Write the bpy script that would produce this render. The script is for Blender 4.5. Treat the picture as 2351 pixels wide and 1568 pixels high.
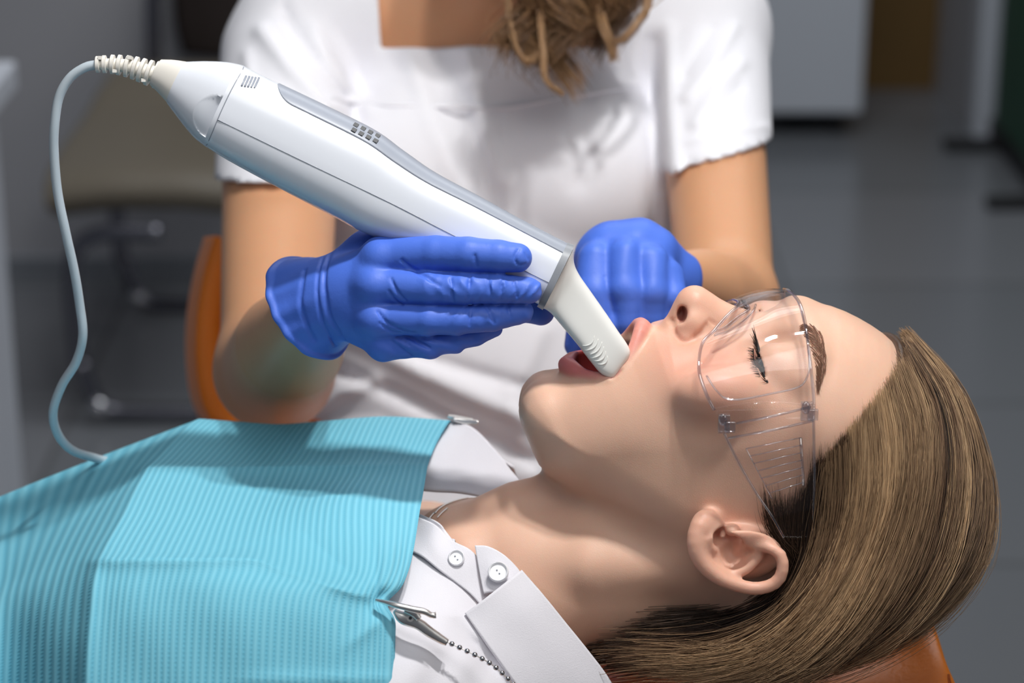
import bpy, math, random
import numpy as np
from mathutils import Vector
random.seed(7); rng = np.random.default_rng(7)
for o in list(bpy.data.objects): bpy.data.objects.remove(o)
C = bpy.context.scene.collection
sc = bpy.context.scene
# ------------------------------------------------------------------ camera, world, lights
FP = 5551.0; SU = 0.0002324; PITCH = math.radians(20); T0 = Vector((0, 0, 0.98))
cs, sn = math.cos(PITCH), math.sin(PITCH)
cam = bpy.data.cameras.new('camera'); co = bpy.data.objects.new('camera', cam); C.objects.link(co)
cam.sensor_width = 36; cam.lens = FP / 2351 * 36
co.location = T0 + Vector((0, -cs, sn)) * FP * SU
co.rotation_euler = (math.radians(70), 0, 0)
cam.dof.use_dof = True; cam.dof.focus_distance = (FP - 70) * SU; cam.dof.aperture_fstop = 6.3
cam.clip_start = 0.05
sc.camera = co
sc.view_settings.view_transform = 'Standard'; sc.view_settings.look = 'None'
sc.view_settings.exposure = -0.06; sc.view_settings.gamma = 1; sc.view_settings.use_curve_mapping = False
w = bpy.data.worlds.new('world'); sc.world = w; w.use_nodes = True
w.node_tree.nodes['Background'].inputs[0].default_value = (0.80, 0.86, 1.0, 1)
w.node_tree.nodes['Background'].inputs[1].default_value = 0.11
def area(name, loc, tgt, sx, sy, power, col=(1, 1, 1), spread=180):
    l = bpy.data.lights.new(name, 'AREA'); l.shape = 'RECTANGLE'; l.size = sx; l.size_y = sy
    l.energy = power; l.color = col; l.spread = math.radians(spread)
    o = bpy.data.objects.new(name, l); C.objects.link(o); o.location = loc
    o.rotation_euler = (Vector(tgt) - Vector(loc)).to_track_quat('-Z', 'Y').to_euler()
    return o
area('overhead_lamp', (0.14, -0.12, 2.08), (0.0, 0.08, 0.98), 0.06, 0.05, 3.0, (1.0, 0.985, 0.96), 120)
area('overhead_lamp', (0.29, -0.12, 2.08), (0.0, 0.08, 0.98), 0.06, 0.05, 3.0, (1.0, 0.985, 0.96), 120)
area('softbox', (0.15, -0.75, 2.05), (0.0, 0.08, 0.98), 1.1, 0.5, 2.9, (1.0, 0.99, 0.97), 120)
area('fill_light', (-1.2, -1.9, 1.9), (0.0, 0.2, 0.95), 1.2, 0.9, 1.2, (0.90, 0.95, 1.0), 140)  # unseen soft fill added from the camera's left
area('fill_light', (1.5, -1.1, 1.5), (0.2, 0.0, 0.88), 0.9, 0.8, 1.7, (1.0, 0.97, 0.93), 120)  # fill added on the right to lift the headrest and hair
area('background_fill', (0.6, 2.2, 2.9), (0.6, 2.9, 0.0), 2.4, 1.2, 46, (0.95, 0.97, 1.0), 180)  # unseen source added to brighten the background
sc.cycles.transparent_max_bounces = 48

# ------------------------------------------------------------------ frames
def W2w(p):                       # working frame (px at the focus plane, y down, z to the camera) -> world metres
    p = np.asarray(p, float)
    lx = (p[..., 0] - 1175.5) * SU; ly = -(p[..., 1] - 784) * SU; lz = p[..., 2] * SU
    return np.stack([T0.x + lx, T0.y + ly * sn - lz * cs, T0.z + ly * cs + lz * sn], -1)
def V(px, py, z):                 # working-frame point seen at pixel px,py at depth z
    k = 1 - z / FP
    return np.array([1175.5 + (px - 1175.5) * k, 784 + (py - 784) * k, z])
def VV(pts): return np.array([V(*p) for p in pts])
def H2W(p):                       # patient frame (A along the body, B down from the face, L lateral) -> working frame
    p = np.asarray(p, float); A, B, L = p[..., 0], p[..., 1], p[..., 2]
    return np.stack([A, 660 + .9397 * B + .342 * L, -.342 * B + .9397 * L], -1)
def hp(px, py, L=0.0):
    B = 0.
    for _ in range(8):
        z = -.342 * B + .9397 * L; k = 1 - z / FP
        B = (784 + (py - 784) * k - 660 - .342 * L) / .9397
    z = -.342 * B + .9397 * L; k = 1 - z / FP
    return np.array([1175.5 + (px - 1175.5) * k, B, L])
def HP(pts): return np.array([hp(*p) for p in pts])
def ray(px, py):
    d = np.array([(px - 1175.5) / FP, -(py - 784) / FP, -1.0])
    return np.array([d[0], d[1] * sn - d[2] * cs, d[1] * cs + d[2] * sn])
CAM = np.array(co.location)
def onfloor(px, py, h=0.0):
    d = ray(px, py); return CAM + d * ((h - CAM[2]) / d[2])
def atY(px, py, Y):
    d = ray(px, py); return CAM + d * ((Y - CAM[1]) / d[1])

# ------------------------------------------------------------------ object helpers
ORG = {}
def empty(name, loc):
    o = bpy.data.objects.new(name, None); C.objects.link(o); o.location = loc; o.empty_display_size = .02
    ORG[o.name] = np.array(loc, float); return o
def tag(o, label=None, cat=None, group=None, kind=None):
    if label: o['label'] = label
    if cat: o['category'] = cat
    if group: o['group'] = group
    if kind: o['kind'] = kind
    return o
def mk(name, v, faces, mat, parent=None, frame='W', smooth=True, attrs=None, fix=False, bevel=0, subsurf=0, loc=None, uv=None, autosm=None):
    """faces: list of tuples or int array (n,3|4); v in the given frame"""
    v = np.asarray(v, float)
    if frame == 'H': v = H2W(v)
    if frame in ('H', 'W'): v = W2w(v)
    if parent is not None: org = ORG[parent.name]
    else: org = np.array(loc, float) if loc is not None else (v.min(0) + v.max(0)) / 2
    v = v - org
    me = bpy.data.meshes.new(name)
    if isinstance(faces, np.ndarray):
        n, k = faces.shape
        me.vertices.add(len(v)); me.vertices.foreach_set('co', v.astype(np.float32).ravel())
        me.loops.add(n * k); me.loops.foreach_set('vertex_index', faces.astype(np.int32).ravel())
        me.polygons.add(n); me.polygons.foreach_set('loop_start', np.arange(0, n * k, k, dtype=np.int32))
        me.update(calc_edges=True)
    else:
        me.from_pydata(v.tolist(), [], [tuple(int(i) for i in f) for f in faces])
    if attrs:
        for an, av in attrs.items():
            a = me.attributes.new(an, 'FLOAT', 'POINT'); a.data.foreach_set('value', np.asarray(av, np.float32))
    if fix:
        import bmesh
        bm = bmesh.new(); bm.from_mesh(me); bmesh.ops.recalc_face_normals(bm, faces=bm.faces); bm.to_mesh(me); bm.free()
    me.polygons.foreach_set('use_smooth', [smooth] * len(me.polygons))
    if autosm: me.set_sharp_from_angle(angle=math.radians(autosm))
    me.validate(); me.update()
    if mat: me.materials.append(mat)
    o = bpy.data.objects.new(name, me); C.objects.link(o)
    if parent is not None: o.parent = parent; ORG[o.name] = org
    else: o.location = org; ORG[o.name] = org
    if bevel:
        m = o.modifiers.new('bevel', 'BEVEL'); m.width = bevel; m.segments = 3; m.limit_method = 'ANGLE'
    if subsurf:
        m = o.modifiers.new('sub', 'SUBSURF'); m.levels = subsurf; m.render_levels = subsurf
    return o
def cr(pts, n):                   # Catmull-Rom through pts (any dim), n samples, chord-length aware
    P = np.asarray(pts, float); m = len(P)
    if m == 2: return P[0] + (P[1] - P[0]) * np.linspace(0, 1, n)[:, None]
    Q = np.vstack([2 * P[0] - P[1], P, 2 * P[-1] - P[-2]])
    d = np.linalg.norm(np.diff(P[:, :min(3, P.shape[1])], axis=0), axis=1) + 1e-6
    s = np.concatenate([[0], np.cumsum(d)]); t = np.linspace(0, s[-1], n)
    i = np.clip(np.searchsorted(s, t, side='right') - 1, 0, m - 2); u = ((t - s[i]) / d[i])[:, None]
    p0, p1, p2, p3 = Q[i], Q[i + 1], Q[i + 2], Q[i + 3]
    return .5 * (2 * p1 + (p2 - p0) * u + (2 * p0 - 5 * p1 + 4 * p2 - p3) * u**2 + (3 * p1 - p0 - 3 * p2 + p3) * u**3)
def ringfaces(K, n, closed=False, caps=True):
    f = []
    for i in range(K if closed else K - 1):
        a = i * n; b = ((i + 1) % K) * n
        for j in range(n):
            j2 = (j + 1) % n; f.append((a + j, a + j2, b + j2, b + j))
    if caps and not closed:
        f.append(tuple(range(n - 1, -1, -1))); f.append(tuple((K - 1) * n + j for j in range(n)))
    return f
def tube_geo(pts, r, n=10, closed=False):
    P = np.asarray(pts, float); K = len(P); r = np.broadcast_to(np.asarray(r, float), (K,))
    if closed: t = np.roll(P, -1, 0) - np.roll(P, 1, 0)
    else: t = np.gradient(P, axis=0)
    t /= np.linalg.norm(t, axis=1)[:, None] + 1e-12
    ref = np.array([0, 0, 1.]) if abs(t[0][2]) < .9 else np.array([0, 1., 0])
    u = ref - t[0] * np.dot(ref, t[0]); u /= np.linalg.norm(u); vs = []
    for i in range(K):
        u = u - t[i] * np.dot(u, t[i]); u /= np.linalg.norm(u); b = np.cross(t[i], u)
        a = np.arange(n) / n * 2 * np.pi
        vs.append(P[i] + r[i] * (np.cos(a)[:, None] * u + np.sin(a)[:, None] * b))
    return np.vstack(vs), ringfaces(K, n, closed)
def join(geos):
    vs, fs, o = [], [], 0
    for v, f in geos:
        vs.append(np.asarray(v, float)); fs += [tuple(i + o for i in q) for q in f]; o += len(v)
    return np.vstack(vs), fs
def tube(name, pts, r, mat, parent=None, n=10, closed=False, frame='W', **k):
    v, f = tube_geo(pts, r, n, closed); return mk(name, v, f, mat, parent, frame, fix=True, **k)
def box_geo(c, h, ax=None):       # centre, half sizes, axes (3 rows)
    ax = np.eye(3) if ax is None else np.asarray(ax, float); c = np.asarray(c, float)
    s = np.array([[i, j, k] for i in (-1, 1) for j in (-1, 1) for k in (-1, 1)]) * np.asarray(h, float)
    return c + s @ ax, [(0, 1, 3, 2), (4, 6, 7, 5), (0, 4, 5, 1), (2, 3, 7, 6), (0, 2, 6, 4), (1, 5, 7, 3)]
def box(name, c, h, mat, parent=None, frame='X', bevel=0, ax=None, **k):
    v, f = box_geo(c, h, ax); return mk(name, v, f, mat, parent, frame, smooth=False, fix=True, bevel=bevel, **k)
def ball_geo(c, r, n=12, m=8, sc3=(1, 1, 1), ax=None):
    vs = []; c = np.asarray(c, float); ax = np.eye(3) if ax is None else np.asarray(ax)
    for i in range(m + 1):
        ph = math.pi * (i + .001 * (i == 0) - .001 * (i == m)) / m
        for j in range(n):
            a = 2 * math.pi * j / n
            vs.append(c + (np.array([math.sin(ph) * math.cos(a), math.sin(ph) * math.sin(a), math.cos(ph)]) * r * np.array(sc3)) @ ax)
    return np.array(vs), ringfaces(m + 1, n)
def grid_faces(nu, nv):
    i, j = np.meshgrid(np.arange(nu - 1), np.arange(nv - 1), indexing='ij'); a = (i * nv + j).ravel()
    return np.stack([a, a + 1, a + nv + 1, a + nv], 1)
def sheet(name, G, thick, mat, parent=None, frame='W', out=(0, 0, 1), **k):
    """solid sheet from a grid (nu,nv,3) with thickness; UV from grid indices"""
    nu, nv = G.shape[:2]
    du = np.gradient(G, axis=0); dv = np.gradient(G, axis=1); N = np.cross(du, dv); N /= np.linalg.norm(N, axis=2)[..., None] + 1e-9
    if (N @ np.array(out)).mean() < 0: N = -N
    v = np.vstack([G.reshape(-1, 3), (G - N * thick).reshape(-1, 3)]); n = nu * nv
    f1 = [tuple(q) for q in grid_faces(nu, nv)]; f = f1 + [tuple(n + i for i in q[::-1]) for q in f1]
    b = [i * nv for i in range(nu)] + [(nu - 1) * nv + j for j in range(1, nv)] + [i * nv + nv - 1 for i in range(nu - 2, -1, -1)] + [j for j in range(nv - 2, 0, -1)]
    for a, c in zip(b, b[1:] + b[:1]): f.append((a, c, c + n, a + n))
    uu, vv = np.meshgrid(np.linspace(0, 1, nu), np.linspace(0, 1, nv), indexing='ij')
    at = {'gu': np.tile(uu.ravel(), 2), 'gv': np.tile(vv.ravel(), 2)}
    return mk(name, v, f, mat, parent, frame, attrs=at, fix=True, **k)
def patch(rows, nu, nv):          # rows: list of lists of points -> (nu along row, nv across)
    R = np.array([cr(r, nu) for r in rows])            # (m,nu,3)
    return np.stack([cr(R[:, i], nv) for i in range(nu)], 0)

# ------------------------------------------------------------------ signed distance modelling
def ln(x): return np.sqrt((x * x).sum(-1))
def ell(p, c, r):
    q = p - np.asarray(c, np.float32); r = np.asarray(r, np.float32)
    k0 = ln(q / r); k1 = ln(q / (r * r)) + 1e-9; return k0 * (k0 - 1) / k1
def ellr(p, c, r, ax):            # rotated ellipsoid; ax rows = axes
    q = (p - np.asarray(c, np.float32)) @ np.asarray(ax, np.float32).T; return ell(q, (0, 0, 0), r)
def cap(p, a, b, ra, rb):
    a = np.asarray(a, np.float32); b = np.asarray(b, np.float32); ba = b - a; pa = p - a
    h = np.clip(pa @ ba / max(float(ba @ ba), 1e-9), 0, 1)
    return ln(pa - h[:, None] * ba) - (ra + (rb - ra) * h)
def smin(a, b, k):
    h = np.maximum(k - np.abs(a - b), 0) / k; return np.minimum(a, b) - h * h * k * .25
def smax(a, b, k): return -smin(-a, -b, k)
def chain(p, pts, rs, k=0):
    d = None
    for i in range(len(pts) - 1):
        e = cap(p, pts[i], pts[i + 1], rs[i], rs[i + 1])
        d = e if d is None else (smin(d, e, k) if k else np.minimum(d, e))
    return d
def gs(p, c, s):                  # gaussian blob
    q = (p - np.asarray(c, np.float32)) / np.asarray(s, np.float32); return np.exp(-(q * q).sum(-1) * .5)
def mesh_sdf(f, lo, hi, h, proj=2, margin=1.4):
    lo = np.asarray(lo, float); hi = np.asarray(hi, float); B = 8; c = B * h
    nb = np.ceil((hi - lo) / c).astype(int); N = nb * B
    bi = np.stack(np.meshgrid(*[np.arange(k) for k in nb], indexing='ij'), -1).reshape(-1, 3)
    fc = f((lo + (bi + .5) * c).astype(np.float32))
    G = np.ones(N, np.float32); act = np.abs(fc) < margin * c
    Gb = G.reshape(nb[0], B, nb[1], B, nb[2], B)
    ins = bi[(~act) & (fc < 0)]
    Gb[ins[:, 0], :, ins[:, 1], :, ins[:, 2], :] = -1
    ab = bi[act]; loc = np.stack(np.meshgrid(*[np.arange(B)] * 3, indexing='ij'), -1).reshape(-1, 3)
    for s in range(0, len(ab), 600):
        blk = ab[s:s + 600]
        P = lo + ((blk[:, None, :] * B + loc[None]) * h)
        val = f(P.reshape(-1, 3).astype(np.float32)).reshape(len(blk), B, B, B)
        Gb[blk[:, 0], :, blk[:, 1], :, blk[:, 2], :] = val
    S = G < 0
    off = np.array([[i, j, k] for i in (0, 1) for j in (0, 1) for k in (0, 1)])
    cnt = sum(S[i:N[0] - 1 + i, j:N[1] - 1 + j, k:N[2] - 1 + k].astype(np.int8) for i, j, k in off)
    cells = np.argwhere((cnt > 0) & (cnt < 8))
    vals = np.stack([G[tuple((cells + o).T)] for o in off], 1)
    acc = np.zeros((len(cells), 3)); num = np.zeros(len(cells))
    for a in range(8):
        for b in range(a + 1, 8):
            if abs(off[a] - off[b]).sum() == 1:
                m = (vals[:, a] < 0) != (vals[:, b] < 0); t = vals[:, a] / (vals[:, a] - vals[:, b] + 1e-12)
                t = np.clip(np.where(m, t, 0), 0, 1)
                acc += np.where(m[:, None], off[a] + t[:, None] * (off[b] - off[a]), 0); num += m
    vert = lo + (cells + acc / num[:, None]) * h
    idx = -np.ones(N - 1, np.int32); idx[tuple(cells.T)] = np.arange(len(cells))
    F = []
    for ax in range(3):
        a1, a2 = (ax + 1) % 3, (ax + 2) % 3
        sl = [slice(0, N[i] - 1) for i in range(3)]; s2 = list(sl); s2[ax] = slice(1, N[ax])
        for i in (a1, a2): sl[i] = slice(1, N[i] - 1); s2[i] = slice(1, N[i] - 1)
        A, Bq = S[tuple(sl)], S[tuple(s2)]; e = np.argwhere(A != Bq); sg = A[tuple(e.T)]
        e[:, a1] += 1; e[:, a2] += 1
        d1 = np.zeros(3, int); d1[a1] = 1; d2 = np.zeros(3, int); d2[a2] = 1
        q = np.stack([idx[tuple((e - d1 - d2).T)], idx[tuple((e - d2).T)], idx[tuple(e.T)], idx[tuple((e - d1).T)]], 1)
        q[~sg] = q[~sg][:, ::-1]; F.append(q)
    F = np.vstack(F); F = F[(F >= 0).all(1)]
    for _ in range(proj):
        v32 = vert.astype(np.float32); f0 = f(v32); g = np.zeros_like(vert); e = h * .5
        for i in range(3):
            d = np.zeros(3, np.float32); d[i] = e; g[:, i] = (f(v32 + d) - f(v32 - d)) / (2 * e)
        st = g * (f0 / np.maximum((g * g).sum(1), .05))[:, None]
        l = np.linalg.norm(st, axis=1); st *= np.minimum(1, h * .5 / np.maximum(l, 1e-9))[:, None]; vert = vert - st
    return vert, F
def sdfobj(name, f, lo, hi, h, mat, parent=None, frame='W', attrs=None, **k):
    v, F = mesh_sdf(f, lo, hi, h); at = attrs(v.astype(np.float32)) if attrs else None
    # working & patient frames: W mirrors y, H->W is a proper rotation; orient outward
    if frame in ('W', 'H'): F = F[:, ::-1]
    return mk(name, v, np.ascontiguousarray(F), mat, parent, frame, attrs=at, **k)

# ------------------------------------------------------------------ materials
def srgb(r, g, b):
    f = lambda c: (c / 255) / 12.92 if c / 255 < .04045 else (((c / 255) + .055) / 1.055) ** 2.4
    return (f(r), f(g), f(b), 1)
def mat(name, col, rough=.5, metal=0, bump=0, bscale=200, sss=0, spec=.5, noise=0, nscale=40, coat=0, trans=0, ior=1.45, sheen=0):
    m = bpy.data.materials.new(name); m.use_nodes = True; nt = m.node_tree; b = nt.nodes['Principled BSDF']
    b.inputs['Base Color'].default_value = col; b.inputs['Roughness'].default_value = rough; b.inputs['Metallic'].default_value = metal
    b.inputs['Specular IOR Level'].default_value = spec; b.inputs['Coat Weight'].default_value = coat
    b.inputs['Transmission Weight'].default_value = trans; b.inputs['IOR'].default_value = ior
    b.inputs['Sheen Weight'].default_value = sheen
    if sss:
        b.inputs['Subsurface Weight'].default_value = sss; b.inputs['Subsurface Radius'].default_value = (1, .35, .2); b.inputs['Subsurface Scale'].default_value = .006
    tc = nt.nodes.new('ShaderNodeTexCoord')
    if noise:
        n = nt.nodes.new('ShaderNodeTexNoise'); n.inputs['Scale'].default_value = nscale; n.inputs['Detail'].default_value = 4
        nt.links.new(tc.outputs['Object'], n.inputs['Vector'])
        mx = nt.nodes.new('ShaderNodeMix'); mx.data_type = 'RGBA'; mx.inputs[6].default_value = tuple(c * (1 - noise) for c in col[:3]) + (1,)
        mx.inputs[7].default_value = tuple(min(1, c * (1 + noise)) for c in col[:3]) + (1,)
        nt.links.new(n.outputs[0], mx.inputs[0]); nt.links.new(mx.outputs[2], b.inputs['Base Color'])
    if bump:
        n = nt.nodes.new('ShaderNodeTexNoise'); n.inputs['Scale'].default_value = bscale; n.inputs['Detail'].default_value = 5
        nt.links.new(tc.outputs['Object'], n.inputs['Vector'])
        bp = nt.nodes.new('ShaderNodeBump'); bp.inputs['Strength'].default_value = bump; bp.inputs['Distance'].default_value = .001
        nt.links.new(n.outputs[0], bp.inputs['Height']); nt.links.new(bp.outputs[0], b.inputs['Normal'])
    return m
def attr_mix(m, attr, col, inp='Base Color'):   # mix the current colour towards col by attribute
    nt = m.node_tree; b = nt.nodes['Principled BSDF']; a = nt.nodes.new('ShaderNodeAttribute'); a.attribute_name = attr
    mx = nt.nodes.new('ShaderNodeMix'); mx.data_type = 'RGBA'
    if b.inputs[inp].links: nt.links.new(b.inputs[inp].links[0].from_socket, mx.inputs[6])
    else: mx.inputs[6].default_value = b.inputs[inp].default_value
    mx.inputs[7].default_value = col; nt.links.new(a.outputs['Fac'], mx.inputs[0]); nt.links.new(mx.outputs[2], b.inputs[inp])
M = {}
M['skin'] = mat('fair_skin', srgb(221, 179, 155), .42, sss=.35, bump=.13, bscale=2000, noise=.05, nscale=60, spec=.45)
attr_mix(M['skin'], 'blush', srgb(224, 150, 130)); attr_mix(M['skin'], 'lip', srgb(208, 122, 118)); attr_mix(M['skin'], 'inner', srgb(120, 40, 40))
M['tan'] = mat('tanned_skin', srgb(212, 158, 120), .45, sss=.25, spec=.4, noise=.04, nscale=30)
M['glove'] = mat('blue_nitrile', srgb(74, 112, 212), .5, bump=.12, bscale=500, spec=.45)
M['scrub'] = mat('white_scrub_cotton', srgb(240, 240, 246), .85, bump=.15, bscale=900, spec=.2, sheen=.1)
M['blouse'] = mat('white_blouse_cotton', srgb(222, 220, 226), .85, bump=.2, bscale=1500, spec=.2)
M['shell'] = mat('glossy_white_plastic', srgb(226, 230, 238), .22, spec=.5, coat=.3)
M['capwhite'] = mat('matte_white_rubber', srgb(226, 222, 214), .5)
M['panel'] = mat('satin_grey_plastic', srgb(150, 156, 168), .35)
M['ring'] = mat('grey_ring_plastic', srgb(140, 144, 150), .35)
M['tip'] = mat('ivory_tip_plastic', srgb(226, 226, 222), .38)
M['dark'] = mat('dark_plastic', srgb(60, 62, 66), .5)
M['seam'] = mat('seam_grey', srgb(150, 155, 165), .6)
M['cable'] = mat('pale_grey_cable', srgb(188, 200, 208), .4)
M['orange'] = mat('orange_leather', srgb(244, 134, 32), .38, bump=.35, bscale=350, spec=.5)
M['stitch'] = mat('dark_orange_thread', srgb(170, 80, 15), .7)
M['metal'] = mat('nickel_metal', (.85, .83, .80, 1), .32, metal=1)
M['chrome'] = mat('chrome', (.7, .7, .72, 1), .12, metal=1)
M['bead'] = mat('steel_bead', (.45, .45, .47, 1), .2, metal=1)
M['wallp'] = mat('grey_wall_paint', srgb(178, 178, 182), .8, noise=.03, nscale=2)
M['whitep'] = mat('white_painted_furniture', srgb(205, 210, 218), .4)
M['darkrubber'] = mat('black_rubber', srgb(30, 30, 32), .5)
M['brown'] = mat('brown_wood_panel', srgb(120, 92, 50), .6, noise=.15, nscale=6)
M['green'] = mat('dark_green_panel', srgb(38, 78, 58), .5, noise=.1, nscale=10)
M['beige'] = mat('beige_vinyl', srgb(112, 104, 90), .45)
M['brownfab'] = mat('dark_brown_vinyl', srgb(45, 36, 32), .5)
M['steel'] = mat('dark_steel_tube', (.22, .22, .25, 1), .25, metal=1)
M['eye'] = mat('dark_iris', (.012, .012, .025, 1), .04, spec=.8, coat=1)
M['lash'] = mat('black_lash', (.008, .006, .006, 1), .5)
M['brow'] = mat('brown_brow_hair', srgb(120, 84, 64), .6)
M['button'] = mat('clear_button', srgb(240, 240, 244), .3, spec=.6, coat=.6)
M['basew'] = mat('white_metal_base', srgb(210, 212, 216), .35)
M['trouser'] = mat('white_trouser_cotton', srgb(220, 220, 226), .85)
def clear_mat(name, tint, f):     # thin clear plastic: transparent with fresnel reflections
    m = bpy.data.materials.new(name); m.use_nodes = True; nt = m.node_tree; nt.nodes.clear()
    o = nt.nodes.new('ShaderNodeOutputMaterial'); t = nt.nodes.new('ShaderNodeBsdfTransparent'); t.inputs[0].default_value = tint
    g = nt.nodes.new('ShaderNodeBsdfGlossy'); g.inputs['Roughness'].default_value = .03
    ge = nt.nodes.new('ShaderNodeNewGeometry'); dt = nt.nodes.new('ShaderNodeVectorMath'); dt.operation = 'DOT_PRODUCT'; nt.links.new(ge.outputs['Normal'], dt.inputs[0]); nt.links.new(ge.outputs['Incoming'], dt.inputs[1])
    def mm(op, a, b_=None):
        n = nt.nodes.new('ShaderNodeMath'); n.operation = op
        for i, x in enumerate((a, b_)):
            if x is None: continue
            if isinstance(x, (int, float)): n.inputs[i].default_value = x
            else: nt.links.new(x, n.inputs[i])
        return n.outputs[0]
    k = mm('POWER', mm('SUBTRACT', 1.0, mm('ABSOLUTE', dt.outputs['Value'])), 5.0); R_ = mm('ADD', f, mm('MULTIPLY', k, .55))
    mx = nt.nodes.new('ShaderNodeMixShader'); nt.links.new(R_, mx.inputs[0]); nt.links.new(t.outputs[0], mx.inputs[1]); nt.links.new(g.outputs[0], mx.inputs[2]); nt.links.new(mx.outputs[0], o.inputs[0])
    return m
M['clear'] = clear_mat('clear_polycarbonate', (.985, .98, .985, 1), .02)
M['rim'] = clear_mat('clear_rim_plastic', (.90, .90, .93, 1), .22)
def hair_mat(name, dark, mid, light, rough=.38):
    m = mat(name, dark, rough, spec=.5); nt = m.node_tree; b = nt.nodes['Principled BSDF']
    a = nt.nodes.new('ShaderNodeAttribute'); a.attribute_name = 'tint'; cr_ = nt.nodes.new('ShaderNodeValToRGB')
    e = cr_.color_ramp.elements; e[0].color = dark; e[0].position = 0.0; e[1].color = light; e[1].position = 1
    x = e.new(.5); x.color = mid
    nt.links.new(a.outputs['Fac'], cr_.inputs[0]); nt.links.new(cr_.outputs[0], b.inputs['Base Color'])
    return m
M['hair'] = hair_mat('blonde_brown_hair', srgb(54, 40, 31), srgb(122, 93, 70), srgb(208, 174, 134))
M['hair2'] = hair_mat('brown_curly_hair', srgb(48, 34, 24), srgb(110, 80, 54), srgb(186, 146, 104))
# floor tiles
m = mat('grey_floor_tile', srgb(132, 134, 138), .22, spec=.5); nt = m.node_tree; b = nt.nodes['Principled BSDF']
tc = nt.nodes.new('ShaderNodeTexCoord'); br = nt.nodes.new('ShaderNodeTexBrick'); br.offset = 0
br.inputs['Color1'].default_value = srgb(112, 115, 119); br.inputs['Color2'].default_value = srgb(122, 124, 128); br.inputs['Mortar'].default_value = srgb(96, 98, 100)
br.inputs['Scale'].default_value = 1; br.inputs['Mortar Size'].default_value = .006; br.inputs['Brick Width'].default_value = .6; br.inputs['Row Height'].default_value = .6
nt.links.new(tc.outputs['Object'], br.inputs['Vector']); nt.links.new(br.outputs[0], b.inputs['Base Color']); M['floor'] = m
# bib: ribbed paper
m = mat('cyan_ribbed_paper', srgb(104, 198, 226), .7, spec=.25); nt = m.node_tree; b = nt.nodes['Principled BSDF']
au = nt.nodes.new('ShaderNodeAttribute'); au.attribute_name = 'gu'; av = nt.nodes.new('ShaderNodeAttribute'); av.attribute_name = 'gv'
def mth(op, a, bb=None, nt=None):
    n = nt.nodes.new('ShaderNodeMath'); n.operation = op
    for i, x in enumerate((a, bb)):
        if x is None: continue
        if isinstance(x, (int, float)): n.inputs[i].default_value = x
        else: nt.links.new(x, n.inputs[i])
    return n.outputs[0]
s1 = mth('SINE', mth('MULTIPLY', au.outputs['Fac'], 2 * math.pi * 64, nt), None, nt)
s2 = mth('SINE', mth('MULTIPLY', av.outputs['Fac'], 2 * math.pi * 150, nt), None, nt)
s2 = mth('MULTIPLY', s2, mth('MAXIMUM', mth('MULTIPLY', s1, -1.0, nt), 0.0, nt), nt)
hh = mth('ADD', s1, mth('MULTIPLY', s2, .3, nt), nt)
bp = nt.nodes.new('ShaderNodeBump'); bp.inputs['Strength'].default_value = .22; bp.inputs['Distance'].default_value = .0009
nt.links.new(hh, bp.inputs['Height']); nt.links.new(bp.outputs[0], b.inputs['Normal'])
mx = nt.nodes.new('ShaderNodeMix'); mx.data_type = 'RGBA'; mx.inputs[6].default_value = srgb(104, 182, 206); mx.inputs[7].default_value = srgb(128, 200, 220)
nt.links.new(mth('ADD', mth('MULTIPLY', s1, .5, nt), .5, nt), mx.inputs[0]); nt.links.new(mx.outputs[2], b.inputs['Base Color']); M['bib'] = m

# ------------------------------------------------------------------ room
def quad(name, pts, mat_):
    return tag(mk(name, np.array(pts, float), [(0, 1, 2, 3)], mat_, None, 'X', smooth=False), kind='structure')
box('floor', (0.5, 1.8, -.05), (4.5, 4.2, .05), M['floor'])['kind'] = 'structure'
YB = 3.05
xe = 0.14
box('wall_left', ((-4 + xe) / 2, YB + .06, 1.5), ((xe + 4) / 2, .06, 1.5), M['wallp'])['kind'] = 'structure'
box('baseboard_left', ((-4 + xe) / 2, YB - .008, .02), ((xe + 4) / 2, .008, .02), M['ring'])['kind'] = 'structure'
YD = onfloor(2050, 205)[1]
p0 = onfloor(2140, 200)
box('wall_back', (2.4, YD + .06, 1.5), (1.75, .06, 1.5), M['brown'])['kind'] = 'structure'
pa = onfloor(2140, 200); pb = onfloor(2238, 305)
d = (pb - pa); d /= np.linalg.norm(d); nrm = np.array([-d[1], d[0], 0]);  nrm = nrm if nrm[0] > 0 else -nrm
cc = (pa + pb) / 2 + nrm * .05 + np.array([0, 0, 1.5])
box('wall_right', cc, (np.linalg.norm(pb - pa) / 2, .05, 1.5), M['wallp'], ax=[d, nrm, [0, 0, 1]])['kind'] = 'structure'
# white edge frame at the end of that wall
box('door_frame_right' if 0 else 'trim_1', pb + nrm * .05 + np.array([0, 0, 1.5]), (.03, .06, 1.5), M['whitep'], ax=[d, nrm, [0, 0, 1]])['kind'] = 'structure'
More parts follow.
